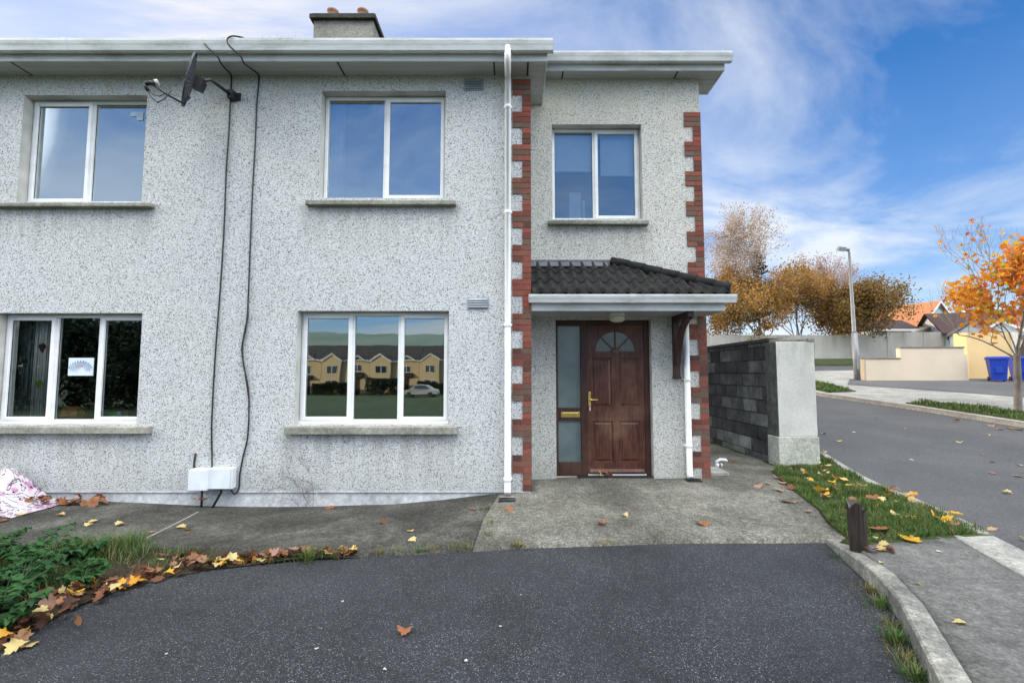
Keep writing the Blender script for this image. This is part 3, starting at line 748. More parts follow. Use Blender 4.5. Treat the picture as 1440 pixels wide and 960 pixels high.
# ------------------------------------------------------------------ porch canopy (part of the house)
YG = 5.80; CZB = Z(437, YG); CZT = Z(424.5, YG)
CX0, CX1 = XC + .014, X(1019.5, 430, YG)
mb = MB(); mb.box(CX0 - .012, CX1, YG, YG + .02, CZB, CZT + .06); mb.box(CX1 - .02, CX1, YG + .02, 6.62, CZB, CZT + .06); mb.box(XR + .005, CX1 - .02, 6.60, 6.62, CZB, CZT + .06)
can = mb.build('porch_canopy', M['gutter'], house, bevel=.003)
def csub(mb, name, mat, **kw): o = mb.build(name, mat, can, **kw); o.location = (0, 0, 0); return o
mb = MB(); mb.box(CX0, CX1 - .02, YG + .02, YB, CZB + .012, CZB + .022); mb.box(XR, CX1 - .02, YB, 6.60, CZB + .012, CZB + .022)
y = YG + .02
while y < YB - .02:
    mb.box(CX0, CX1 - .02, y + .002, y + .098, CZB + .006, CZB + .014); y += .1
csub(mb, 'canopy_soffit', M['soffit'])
g = gutter(CX0 - .035, X(1036.5, 418, 5.70), YG, Z(413.5, 5.69), 'canopy_gutter', .11, .10); g.parent = can; g.location = (0, 0, 0)
# rolled tiles: three courses on the front slope, hip on the right
ZE, ZTp = Z(411, 5.72), Z(371, YB); YE = 5.73
HX0, HX1 = X(862, 366, YB), CX1 + .04
def slope(y): return lerp(ZE, ZTp, (y - YE) / (YB - YE))
mb = MB(); per = .155; ncrs = 3; step = (YB - YE) / ncrs
def hipx(y): return lerp(HX1, HX0, (y - YE) / (YB - YE))
nx = 150
for c in range(ncrs):
    ya, yb_ = YE + c * step - .02, YE + (c + 1) * step + .012
    prev = None
    for i in range(nx + 1):
        x = lerp(CX0 + .006, HX1, i / nx)
        ph = (x / per) % 1
        prof = .052 * (math.sin(math.pi * min(1, ph / .62)) if ph < .62 else -.12 * math.sin(math.pi * (ph - .62) / .38))
        xa, xb_ = min(x, hipx(ya)), min(x, hipx(yb_))
        wob = .003 * noise.noise(Vector((x * 3, c * 7, 0)))
        col_ = [(xa, ya, slope(ya) + prof + .026 + wob), (xa, ya, slope(ya) + prof * .75 - .02), (xb_, yb_, slope(yb_) + prof * .95 - .006)]
        if prev and (xa > prev[0][0] + 1e-6 or xb_ > prev[2][0] + 1e-6):
            mb.poly([prev[0], col_[0], col_[2], prev[2]], 0, False); mb.poly([prev[1], col_[1], col_[0], prev[0]], 0, False)
        prev = col_
# hip end slope towards the gable side
A = (HX0, YB, ZTp + .01); Bc = (HX1, YE, ZE + .02); Cc = (HX1, 6.66, ZE + .02)
mb.poly([A, Bc, Cc]); mb.poly([(HX0, YB, ZTp - .05), (HX1, 6.66, ZE - .03), (HX1, YE, ZE - .03)])
mb.poly([Bc, (HX1, YE, ZE - .03), (HX1, 6.66, ZE - .03), Cc])
csub(mb, 'canopy_tiles', M['canopy_tile'], fixn=False)
# hip tiles: overlapping half rounds
mb = MB(); a, b = Vector((HX0 - .03, YB - .03, ZTp + .035)), Vector((HX1 + .01, YE + .01, ZE + .055)); nh = 7
for i in range(nh):
    p, q = a.lerp(b, i / nh), a.lerp(b, (i + 1.12) / nh if i < nh - 1 else 1)
    p.z += .0; q.z += .007
    mb.tube([p, q], [.058, .064], 12, 0, True, True)
csub(mb, 'hip_tiles', M['canopy_tile'])
mb = MB(); mb.box(CX0, HX0 + .05, YB - .03, YB - .004, ZTp - .03, Z(366, YB)); mb.extr([(YB - .03, ZTp - .01), (YB - .03, ZTp + .02), (YB - .14, ZTp - .055), (YB - .14, ZTp - .07)], CX0, HX0 - .1)
csub(mb, 'flashing', M['lead'])
# timber gallows bracket
bx = X(949.5, 500, YB); mb = MB()
mb.box(bx - .04, bx + .04, YB - .075, YB - .002, Z(531, YB), CZB + .004); mb.box(bx - .035, bx + .035, YG + .04, YB - .075, CZB - .07, CZB + .004)
mb.box(bx - .048, bx + .048, YB - .08, YB - .002, Z(531, YB) - .015, Z(531, YB) + .02)
p0, p1, p2 = Vector((bx, YB - .09, Z(513, YB))), Vector((bx, YB - .16, CZB - .15)), Vector((bx, YG + .08, CZB - .05))
pr = None
for i in range(11):
    t = i / 10; p = p0 * (1 - t) ** 2 + p1 * 2 * t * (1 - t) + p2 * t * t
    tg = ((p1 - p0) * (1 - t) + (p2 - p1) * t).normalized(); nn = Vector((0, -tg.z, tg.y)) * .035
    s = [p + nn + Vector((-.03, 0, 0)), p + nn + Vector((.03, 0, 0)), p - nn + Vector((.03, 0, 0)), p - nn + Vector((-.03, 0, 0))]
    if pr:
        for k_ in range(4): mb.quad(pr[k_], pr[(k_ + 1) % 4], s[(k_ + 1) % 4], s[k_])
    pr = s
csub(mb, 'canopy_bracket', M['bracket'])
# porch lamp under the soffit
lx, ly = X(868, 447, 6.12), 6.12
lamp = thing('porch_lamp', 'cream round porch lamp under the canopy above the front door', 'lamp', (lx, ly, CZB))
mb = MB(); mb.lathe((lx, ly, CZB), [(.0, .008), (.10, .008), (.10, -.02), (.09, -.024)], 20); mb.build('lamp_base', M['pvc'], lamp)
mb = MB(); mb.lathe((lx, ly, CZB), [(.095, -.022), (.105, -.05), (.095, -.085), (.06, -.105), (.0, -.11)], 20); mb.build('lamp_shade', m_plain('lamp_glass', (.50, .48, .38), .3), lamp)

# ------------------------------------------------------------------ things on the wall
def curve_tube(px, r, n=6):
    P = [Vector(p) for p in px]; out = []
    for i in range(len(P) - 1):
        a, b, c, d = P[max(i - 1, 0)], P[i], P[i + 1], P[min(i + 2, len(P) - 1)]
        for s in range(6):
            t = s / 6
            out.append(.5 * ((2 * b) + (c - a) * t + (2 * a - 5 * b + 4 * c - d) * t * t + (3 * b - a - 3 * c + d) * t ** 3))
    out.append(P[-1]); mb = MB(); mb.tube(out, r, n); return mb
yw = YM - .012
c1 = [at(287, 60, 5.42), at(291, 66, 5.37), at(306, 80, 5.40), at(310, 88, 5.46), at(316, 96, 5.60), at(324, 104, 5.76), at(325.5, 112, yw), at(324, 140, yw), at(322, 185, yw), at(318, 245, yw), at(315, 320, yw), at(310.5, 395, yw), at(304, 480, yw), at(300, 545, yw), at(297.5, 600, yw), at(298, 640, yw), at(298, 660, yw - .03)]
tag(curve_tube(c1, .009).build('cable', M['cable']), 'black cable from the satellite dish bracket down to the white meter boxes', 'cable')
c2 = [at(343, 53.5, 5.42), at(328, 51, 5.38), at(320, 55, 5.36), at(322, 64, 5.36), at(338, 79, 5.42), at(344, 90, 5.50), at(362, 104, 5.75), at(364, 112, yw), at(361, 150, yw), at(359, 200, yw), at(355, 270, yw), at(352, 340, yw), at(349, 420, yw), at(347, 450, yw), at(341.5, 480, yw), at(342, 510, yw), at(349, 545, yw), at(350, 580, yw), at(348, 615, yw), at(341, 645, yw), at(337, 668, yw), at(336, 685, yw), at(331, 694, yw - .01), at(326, 690, yw - .01), at(325, 676, yw - .02)]
tag(curve_tube(c2, .0095).build('cable', M['cable']), 'wavy black cable hanging down the dash, looping at the right of the meter boxes', 'cable')
tag(curve_tube([at(349, 441, yw - .01), at(345, 465, yw - .014), at(340, 490, yw - .01), at(344, 520, yw - .014), at(350, 560, yw - .01)], .008).build('cable', M['cable']), 'short loose black wire twisted beside the wavy wall cable', 'cable')

# satellite dish seen nearly edge on
dish = thing('satellite_dish', 'dark grey satellite dish on a bracket under the eaves between the upper windows', 'satellite dish', at(325, 135, YM))
DC = at(264.5, 112, 5.28); nrm = Vector((-.80, -.56, .17)).normalized()
tx = nrm.cross(Vector((0, 0, 1))).normalized(); tz = tx.cross(nrm)
mb = MB(); rings = []
for i in range(7):
    r = .325 * i / 6; s = .055 * (1 - (i / 6) ** 2)
    rings.append([DC + tx * (r * .92 * math.cos(2 * math.pi * k_ / 28)) + tz * (r * math.sin(2 * math.pi * k_ / 28)) - nrm * s for k_ in range(28)])
for a, b in zip(rings, rings[1:]):
    for k_ in range(28): mb.poly([a[k_], a[(k_ + 1) % 28], b[(k_ + 1) % 28], b[k_]], 0, True)
for k_ in range(28):
    p, q = rings[-1][k_], rings[-1][(k_ + 1) % 28]; mb.quad(p, q, q - nrm * .02, p - nrm * .02)
b_ = mb.build('reflector', M['dish'], dish, fixn=False)
s = b_.modifiers.new('solid', 'SOLIDIFY'); s.thickness = .006
mb = MB(); foot = DC - tz * .31 - nrm * .02; lnb = at(211, 117, 5.15)
mb.tube([DC - tz * .2 - nrm * .06, foot, foot.lerp(lnb, .5) + Vector((0, 0, -.012)), lnb], .014, 8); mb.build('feed_arm', M['black'], dish)
mb = MB(); d_ = (DC - lnb).normalized(); mb.tube([lnb - d_ * .05, lnb + d_ * .05], .026, 12); mb.tube([lnb - d_ * .06 + Vector((0, 0, .0)), lnb + Vector((-.02, 0, -.09))], .02, 8)
ln = mb.build('receiver', M['black'], dish)
mb = MB(); mb.tube([lnb + d_ * .05, lnb + d_ * .085], .034, 14); o = mb.build('receiver_cap', m_plain('receiver_cap', (.55, .53, .5), .5), ln); o.location = (0, 0, 0)
mb = MB(); mb.tube([lnb + Vector((-.02, 0, -.09)), lnb + Vector((.02, .0, -.17)), lnb + Vector((.10, 0, -.235)), lnb + Vector((.18, 0, -.19)), lnb + Vector((.25, 0, -.09))], .006, 6)
mb.tube([lnb + Vector((-.01, 0, -.09)), lnb + Vector((.05, .0, -.14)), lnb + Vector((.12, 0, -.16)), lnb + Vector((.2, 0, -.12))], .006, 6); mb.build('lead', M['cable'], dish)
mb = MB(); wp = at(325, 134, YM - .05); el = at(296, 112, 5.42)
mb.tube([wp, el, DC - nrm * .075], .021, 10); mb.box(wp.x - .03, wp.x + .045, YM - .09, YM - .001, wp.z - .055, wp.z + .055); mb.box(wp.x - .012, wp.x + .10, YM - .02, YM - .002, wp.z - .05, wp.z + .05)
c_ = DC - nrm * .11; mb.box(-.05, .05, -.07, .07, -.06, .06, 0, Matrix.Translation(c_) @ Matrix.Rotation(.35, 4, 'Z') @ Matrix.Rotation(.3, 4, 'Y'))
mb.build('bracket', M['black'], dish)

# meter boxes
a, b, c, d = rect(264.5, 660, 291, 690, YM - .13)
bx1 = thing('meter_box', 'white plastic meter box with dry leaves on top, left of its twin on the wall', 'meter box', (a, YM, c))
mb = MB(); mb.box(a, b, YM - .13, YM - .002, c, d); mb.build('box_body', M['boxw'], bx1, bevel=.008)
mb = MB(); mb.box(a + .006, b - .006, YM - .142, YM - .131, c + .006, d - .006); mb.build('box_lid', M['boxw'], bx1, bevel=.004)
a2, b2, c2_, d2 = rect(291.5, 658.5, 325.5, 688, YM - .11)
bx2 = thing('meter_box', 'wider white plastic meter box on the wall, the right of the two under the cable', 'meter box', (a2, YM, c2_))
mb = MB(); mb.box(a2, b2, YM - .10, YM - .002, c2_, d2); mb.build('box_body', M['boxw'], bx2, bevel=.008)
mb = MB(); mb.box(a2 + .006, b2 - .02, YM - .112, YM - .101, c2_ + .006, d2 - .006); mb.build('box_lid', M['boxw'], bx2, bevel=.004)
zg = lambda x: h_path(x, YM - .02)
mb = MB(); xq = X(283.5, 700, YM - .05); mb.tube([(xq, YM - .05, c + .02), (xq, YM - .045, zg(xq) - .02)], .013, 8)
tag(mb.build('conduit', M['cable']), 'straight black conduit running from the left meter box into the path', 'pipe')
mb = MB(); xq = X(311, 690, YM - .05); xe = X(298, 712, YM - .05); mb.tube([(xq, YM - .05, c2_ + .02), (xq, YM - .05, c2_ - .05), (xe, YM - .06, zg(xe) - .02)], .015, 8)
tag(mb.build('conduit', M['cable']), 'slanting black conduit running from the right meter box into the path', 'pipe')
tag(curve_tube([at(273, 660, YM - .04), at(273, 652, YM - .03), at(274.5, 641, YM - .012), at(275, 637, YM - .004)], .012).build('wall_cable', M['cable']), 'short black cable stub entering the wall above the left meter box', 'cable')

# ------------------------------------------------------------------ inside the windows
M['curtain'] = m_plain('curtain', (.72, .72, .66), .9, var=.1)
M['curtain_b'] = m_plain('curtain_blue', (.74, .80, .86), .9, var=.08)
def curtain(x0, x1, z0, z1, y, mat, label):
    mb = MB(); n = 40; pr = None
    for i in range(n + 1):
        t = i / n; q = (lerp(x0, x1, t), y + .03 * math.sin(t * 26) + .012 * math.sin(t * 61))
        if pr: mb.poly([(pr[0], pr[1], z0), (q[0], q[1], z0), (q[0], q[1], z1), (pr[0], pr[1], z1)], 0, True)
        pr = q
    o = mb.build('curtain', mat, None, fixn=False); s = o.modifiers.new('s', 'SOLIDIFY'); s.thickness = .004
    return tag(o, label, 'curtain')
yi = YM + .245
curtain(X(466, 200, yi), X(485, 200, yi), W3[2] - .05, W3[3] + .1, yi, M['curtain_b'], 'pale blue curtain gathered at the left side of the upper middle window')
curtain(X(48, 500, yi), X(74, 500, yi), W2[2] - .1, W2[3] + .1, yi, M['curtain'], 'pale net curtain hanging in the left pane of the lower left window')
curtain(X(8, 500, yi), X(42, 500, yi), W2[2] - .1, W2[3] + .1, yi + .1, m_plain('grey_net', (.24, .27, .26), .9), 'grey net curtain at the outer edge of the lower left window')
M['blind'] = m_plain('blind_fabric', (.80, .83, .86), .85, var=.05)
yi2 = YB + .235
for (u0, u1, vb, lab) in ((780, 834, 240, 'pale roller blind pulled half down behind the left upper pane above the porch'), (844, 896, 246, 'pale roller blind pulled half down behind the right upper pane above the porch')):
    mb = MB(); a, b = X(u0, 200, yi2), X(u1, 200, yi2)
    mb.box(a, b, yi2, yi2 + .004, Z(vb, yi2), W5[3] - .05); mb.box(a, b, yi2 - .008, yi2 + .012, Z(vb, yi2) - .02, Z(vb, yi2)); mb.tube([(a, yi2 + .03, W5[3] - .05), (b, yi2 + .03, W5[3] - .05)], .03, 10)
    tag(mb.build('roller_blind', M['blind']), lab, 'blind')
mb = MB(); a = X(800, 290, yi2); mb.box(a, a + .17, yi2 - .05, yi2 - .03, W5[2] + .02, W5[2] + .46); mb.box(a + .19, a + .23, yi2 - .06, yi2 - .02, W5[2] + .02, W5[2] + .34); mb.box(a - .12, a + .28, yi2 - .12, yi2 + .04, W5[2] - .02, W5[2] + .02)
tag(mb.build('picture_frame', m_plain('frame_grey', (.42, .46, .52), .5)), 'pale frame standing on the sill inside the small upper window above the porch', 'picture frame')
# paper drawing taped in the lower left window
yp = YM + .125 + .027
a, b, c, d = rect(96.5, 503, 132, 528, yp)
paper = thing('paper_drawing', 'white sheet with a child\'s blue drawing taped inside the lower left window', 'drawing', (a, yp, c))
mb = MB(); n = 8; pr = None
for i in range(n + 1):
    x = lerp(a, b, i / n); yy = yp - .004 + .006 * math.sin(i * .8)
    if pr: mb.poly([(pr[0], pr[1], c), (x, yy, c), (x, yy, d), (pr[0], pr[1], d)], 0, True)
    pr = (x, yy)
mb.build('sheet', m_plain('paper', (.62, .70, .78), .8, var=.05), paper, fixn=False)
mb = MB(); cx_, cz_ = (a + b) / 2, c + (d - c) * .28
for rr, mi in ((.105, 0), (.085, 1), (.065, 2)):
    p = [(cx_ + rr * 1.15 * math.cos(math.pi * i / 12), yp - .014, cz_ + rr * math.sin(math.pi * i / 12)) for i in range(13)]
    for i in range(12): mb.tube([p[i], p[i + 1]], .0035, 4, mi, False)
for i in range(11):
    t = math.pi * (.12 + .076 * i); x, z = cx_ + .15 * math.cos(t), c + .06 + .125 * math.sin(t); mb.box(x - .006, x + .006, yp - .015, yp - .012, z - .01, z + .01, 0)
mb.build('drawn_lines', [m_plain('ink_blue', (.10, .22, .42), .8), m_plain('ink_pink', (.55, .25, .35), .8), m_plain('ink_teal', (.2, .45, .5), .8)], paper)
# pumpkin lantern and things on the inside sill
yq = YM + .27; zq = W2[2] + .03
mb = MB(); mb.box(W2[0] + .02, W2[1] - .02, YM + .20, YM + .48, zq - .03, zq); mb.build('window_board', M['pvc'], house)
yq = YM + .285; px_ = X(101, 570, yq); pk = thing('pumpkin_lantern', 'orange carved pumpkin lantern on the sill inside the lower left window', 'pumpkin', (px_, yq + .02, zq))
mb = MB(); n = 40; rings = []
for j in range(11):
    ph = math.pi * j / 10
    rings.append([])
    for i in range(n):
        t = 2 * math.pi * i / n; r = .155 * math.sin(ph) * (1 - .09 * abs(math.sin(t * 5)) ** .6) + .002
        rings[-1].append((px_ + r * math.cos(t), yq + .02 + .8 * r * math.sin(t), zq + .09 - .09 * math.cos(ph)))
for a_, b_2 in zip(rings, rings[1:]):
    for i in range(n): mb.poly([a_[i], a_[(i + 1) % n], b_2[(i + 1) % n], b_2[i]], 0, True)
mb.build('pumpkin', m_plain('pumpkin_skin', (.95, .30, .05), .5), pk)
mb = MB(); yy = yq + .02 - .8 * .155
for s_ in (-1, 1): mb.poly([(px_ + s_ * .05 - .025, yy - .002, zq + .085), (px_ + s_ * .05 + .025, yy - .002, zq + .085), (px_ + s_ * .05, yy + .004, zq + .12)])
mb.poly([(px_ - .08, yy + .012, zq + .06), (px_ - .03, yy - .003, zq + .035), (px_ + .03, yy - .003, zq + .035), (px_ + .08, yy + .012, zq + .06), (px_ + .03, yy - .003, zq + .055), (px_ - .03, yy - .003, zq + .055)])
o = mb.build('carved_face', M['black'], pk, fixn=False); s_ = o.modifiers.new('s', 'SOLIDIFY'); s_.thickness = .006
mb = MB(); mb.tube([(px_, yq + .02, zq + .14), (px_ + .01, yq + .02, zq + .175)], [.016, .011], 8); mb.build('stalk', m_plain('stalk', (.10, .12, .03), .8), pk)
gx = X(160, 577, yq); gp = thing('toy_box', 'green and white box on the sill inside the lower left window', 'box', (gx, yq, zq))
mb = MB(); mb.box(gx - .055, gx + .055, yq - .02, yq + .1, zq, zq + .10); mb.build('box_body', m_plain('toy_green', (.04, .60, .07), .4), gp, bevel=.006)
mb = MB(); mb.box(gx + .057, gx + .11, yq - .02, yq + .1, zq, zq + .11); mb.build('box_end', M['pvc'], gp, bevel=.006)
for (u, v, colr, lab, w_, h_) in ((34.5, 510, (.02, .025, .02), 'small black bat shaped sticker on the left pane of the lower left window', .07, .12), (54, 540, (.32, .40, .03), 'small yellow green sticker on the left pane of the lower left window', .09, .10), (59, 489, (.11, .05, .05), 'small brown sticker on the left pane of the lower left window', .09, .12), (32, 558, (.05, .05, .04), 'dark round sticker low on the left pane of the lower left window', .09, .09)):
    yy = YM + .125 + .016; p = at(u, v, yy); mb = MB(); n = 14
    pts = [(p.x + w_ / 2 * (1 + .35 * math.sin(3 * t)) * math.cos(t), yy + .004, p.z + h_ / 2 * (1 + .25 * math.cos(5 * t)) * math.sin(t)) for t in [2 * math.pi * i / n for i in range(n)]]
    mb.poly(pts); o = mb.build('window_sticker', m_plain('sticker', colr, .6), None, fixn=False); s_ = o.modifiers.new('s', 'SOLIDIFY'); s_.thickness = .001
    tag(o, lab, 'sticker')
p = at(193, 161, YM + .15); mb = MB(); mb.box(p.x - .09, p.x + .085, YM + .148, YM + .1485, p.z - .03, p.z + .035); mb.box(p.x + .0, p.x + .085, YM + .148, YM + .1485, p.z - .085, p.z - .03)
tag(mb.build('tape_patch', m_plain('tape', (.42, .55, .66), .6)), 'pale blue paper patch in the top corner of the upper left window', 'patch')

# ------------------------------------------------------------------ side wall, pier
M['block'] = None
def m_block():
    k = NT('block_wall'); p = k.pos()
    r = k.rpi()
    col = k.ramp(r, [(0, (.065, .066, .065)), (.4, (.13, .133, .13)), (.75, (.23, .233, .226)), (1, (.40, .40, .38))])
    col = k.mix(.8, col, k.ramp(k.noise(p, 3.5, 6, .7), [(.3, .35), (.5, .9), (.7, 1.5)]), 'MULTIPLY')
    col = k.mix(.6, col, k.ramp(k.noise(p, 60, 3, .7), [(.3, .5), (.5, 1), (.7, 1.6)]), 'MULTIPLY')
    alg = k.math('MULTIPLY', k.ramp(k.math('DIVIDE', k.sep(p)[2], 2.1), [(.35, .15), (.75, 1.0)]), k.ramp(k.noise(p, 4, 6, .7, .5), [(.32, 1.0), (.62, .55), (.72, .1)]))
    col = k.mix(k.math('MULTIPLY', alg, .78), col, (.022, .022, .02))
    k.bsdf(col, .95, k.bump(k.math('ADD', k.noise(p, 70, 3), k.math('MULTIPLY', k.noise(p, 14, 4, .7), 2.0)), .7, .014), 0, .15); return k.m
M['block'] = m_block()
M['block_m'] = m_plain('block_mortar', (.035, .035, .033), .95, var=.4, scale=8)
WX0, WX1, WT = 4.20, 4.41, 2.10
bw = thing('block_wall', 'dark weathered concrete block garden wall running back beside the house', 'wall', (4.3, 10, .1))
mb = MB(); r_ = random.Random(3); hh = .2233; z = .02; row = 0
while z < WT - .03:
    y = 7.56 - (row % 2) * .225
    while y < 15:
        a, b = max(y, 7.552), y + .44
        if b > a + .05: mb.box(WX0 + r_.uniform(-.003, .003), WX1, a + .008, b - .008, z + .008, min(z + hh, WT) - .008)
        y += .45
    z += hh; row += 1
mb.build('blocks', M['block'], bw)
mb = MB(); mb.box(WX0 + .014, WX1 - .004, 7.552, 15, -.1, WT - .002); mb.build('mortar', M['block_m'], bw)
mb = MB(); mb.box(WX0 - .02, WX1 + .03, 7.55, 15, WT, WT + .06); mb.build('coping', M['cap'], bw, bevel=.01)
px0, px1, py0, py1 = 4.135, 4.745, 7.25, 7.55
PT = Z(476, 7.25)
pier = thing('gate_pier', 'pale rendered concrete wall pier standing at the end of the dark block wall', 'pier', ((px0 + px1) / 2, py0, .1))
def m_pier(name, dirt):
    k = NT(name); p = k.pos(); s = k.sep(p)
    n = k.noise(p, 1.6, 6, .65); f = k.noise(p, 30, 4, .7)
    col = k.ramp(n, [(.3, (.43, .43, .395)), (.55, (.54, .54, .50)), (.75, (.60, .60, .555))])
    col = k.mix(.4, col, k.ramp(f, [(.3, .7), (.5, 1), (.7, 1.15)]), 'MULTIPLY')
    run = k.noise(p, 5, 5, .7, sc=(1.4, 1.4, .12))
    top = k.math('MULTIPLY', k.ramp(k.math('DIVIDE', s[2], 3.0), [(.55, 0.0), (.72, 1.0)]), k.ramp(run, [(.45, 0.0), (.6, 1.0)]))
    col = k.mix(k.math('MULTIPLY', top, .55), col, (.12, .13, .11))
    # left flank carries black algae
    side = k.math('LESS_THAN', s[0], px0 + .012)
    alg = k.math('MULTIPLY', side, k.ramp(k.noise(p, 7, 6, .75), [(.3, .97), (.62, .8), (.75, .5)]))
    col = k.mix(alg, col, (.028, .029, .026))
    k.bsdf(col, .9, k.bump(f, .3, .008), 0, .2); return k.m
mb = MB(); mb.box(px0, px1, py0, py1, .60, PT - .05); mb.build('shaft', m_pier('pier_render', 1), pier, bevel=.012)
mb = MB(); mb.box(px0 - .012, px1 + .012, py0 - .014, py1, -.1, .60); mb.build('pier_base', m_concrete('pier_base', (.30, .31, .265), (.44, .45, .395), (.52, .525, .465), 2.5, .3), pier, bevel=.012)
mb = MB(); mb.box(px0 + .06, px1 - .06, py0 + .02, py1 - .02, PT - .05, PT + .0); mb.box(px1 - .09, px1 + .01, py0 - .006, py1, PT - .05, PT + .012); mb.build('capping', M['chimney'], pier, bevel=.01)
# odds and ends at the passage
mb = MB(); p = ground(1013, 657, h_path)
mb.tube([(p.x - .05, p.y, p.z + .05), (p.x - .06, p.y, p.z + .09), (p.x, p.y, p.z + .12), (p.x + .08, p.y, p.z + .115), (p.x + .1, p.y, p.z + .09)], .022, 8); mb.tube([(p.x - .05, p.y, p.z), (p.x - .05, p.y, p.z + .06)], .03, 8); mb.tube([(p.x + .02, p.y, p.z), (p.x + .02, p.y, p.z + .06)], .012, 8)
tag(mb.build('pipe_fitting', M['pvc']), 'small white plastic pipe fitting lying in the passage beside the house', 'pipe fitting')
mb = MB(); p = ground(1014, 667, h_path); mb.box(XR + .08, XR + .34, p.y - .1, p.y + .32, p.z + .0, p.z + .05)
tag(mb.build('paving_slab', M['kerbpale'], None, bevel=.008), 'loose pale concrete slab on the ground at the corner of the house', 'slab')
for (u, v, lab) in ((713, 703, 'black drain grate at the foot of the middle downpipe'), (975, 675.5, 'black drain grate at the foot of the right downpipe')):
    p = ground(u, v, h_path); d_ = thing('drain_grate', lab, 'drain', p); 
    mb = MB(); w_ = .085
    for (a, b, c, d) in ((-w_ - .012, w_ + .012, -.07, -.055), (-w_ - .012, w_ + .012, .055, .07), (-w_ - .012, -w_, -.055, .055), (w_, w_ + .012, -.055, .055)): mb.box(p.x + a, p.x + b, p.y + c, p.y + d, p.z - .02, p.z + .012)
    mb.build('frame', M['black'], d_)
    mb = MB(); mb.box(p.x - w_, p.x + w_, p.y - .055, p.y + .055, p.z - .02, p.z + .003)
    for i in range(7): x = p.x - w_ + .0243 * (i + .5); mb.box(x - .005, x + .005, p.y - .055, p.y + .055, p.z + .003, p.z + .009)
    mb.build('bars', M['black'], d_)
# broken timber post
p = ground(1207.5, 771, h_pave); st = p
mb = MB(); hgt = .355; r_ = random.Random(5); prof = []
for s_ in (-1, 1):
    n = 12; cx_ = p.x + s_ * .016; rr = .052
    rings = []
    for j in range(6):
        z = p.z - .1 + (hgt + .1) * j / 5
        rings.append([(cx_ + rr * math.cos(2 * math.pi * i / n) * (1 + .08 * math.sin(i * 2.1 + j)), p.y + rr * 1.1 * math.sin(2 * math.pi * i / n), z + (r_.uniform(-.05, .02) if j == 5 else 0) + (.02 * s_ * -1 if j == 5 else 0)) for i in range(n)])
    for a, b in zip(rings, rings[1:]):
        for i in range(n): mb.poly([a[i], a[(i + 1) % n], b[(i + 1) % n], b[i]], 0, False)
    top = rings[-1]; cpt = (cx_, p.y, p.z + hgt - .05)
    for i in range(n): mb.poly([top[i], top[(i + 1) % n], cpt])
tag(mb.build('timber_post', m_wood('rotten_timber', (.010, .007, .007), (.022, .015, .014), (.045, .03, .026), .15)), 'short black rotten timber post at the end of the driveway kerb', 'post')

# plastic sack at the left edge
def sack():
    mb = MB(); n, m_ = 64, 48; g = []
    c = at(-2, 704, 5.35)
    for j in range(m_ + 1):
        row = []
        for i in range(n + 1):
            s, t = i / n, j / m_
            x = c.x - .55 + 1.02 * s; y = 5.72 - .66 * t
            hg = .36 * math.exp(-((s - .30) / .30) ** 2) * (1 - t) ** .8
            rid = abs(noise.noise(Vector((x * 3.1, y * 4.5, 2)))) * .09 + abs(noise.noise(Vector((x * 7, y * 6, 6)))) * .035
            edge = min(1, (1 - s) * 5, t * 6 + .3, (1 - t) * 7 + .0)
            z = h_path(x, y) + .010 + hg + rid * (.25 + hg * 2.2) * max(0, edge)
            row.append((x + .05 * noise.noise(Vector((s * 4, t * 4, 0))), min(5.78, y + .06 * noise.noise(Vector((s * 4, t * 4, 7)))), z))
        g.append(row)
    for j in range(m_):
        for i in range(n): mb.poly([g[j][i], g[j][i + 1], g[j + 1][i + 1], g[j + 1][i]], 0, True)
    k = NT('sack_plastic'); p = k.pos(); v = k.noise(p, 4.5, 4, .6, 1.2)
    col = k.ramp(v, [(.35, (.52, .49, .54)), (.54, (.48, .42, .48)), (.60, (.36, .18, .28)), (.66, (.26, .15, .30)), (.70, (.48, .42, .46))])
    k.bsdf(col, .32, None, 0, .5)
    o = mb.build('plastic_sack', k.m, None, fixn=True); me = o.data
    bm = bmesh.new(); bm.from_mesh(me); bmesh.ops.remove_doubles(bm, verts=bm.verts, dist=1e-5); bm.to_mesh(me); bm.free()
    s = o.modifiers.new('s', 'SOLIDIFY'); s.thickness = .002
    tag(o, 'crumpled pink and white plastic sack lying against the wall at the left edge', 'sack')
sack()
# pale line / joint in the left path
def gp(u, v): return ground(u, v, h_path)
mb = MB(); a, b = gp(279, 719.5), gp(205, 757); pr = None
for i in range(13):
    q = a.lerp(b, i / 12); q.z = h_path(q.x, q.y) + .004
    n_ = Vector((-(b - a).y, (b - a).x, 0)).normalized() * .012
    if pr: mb.quad(pr[0], pr[1], q + n_, q - n_)
    pr = (q - n_, q + n_)
struct(mb.build('path_joint', m_plain('joint_mortar', (.22, .215, .19), .9, var=.4, scale=30), None, fixn=False))

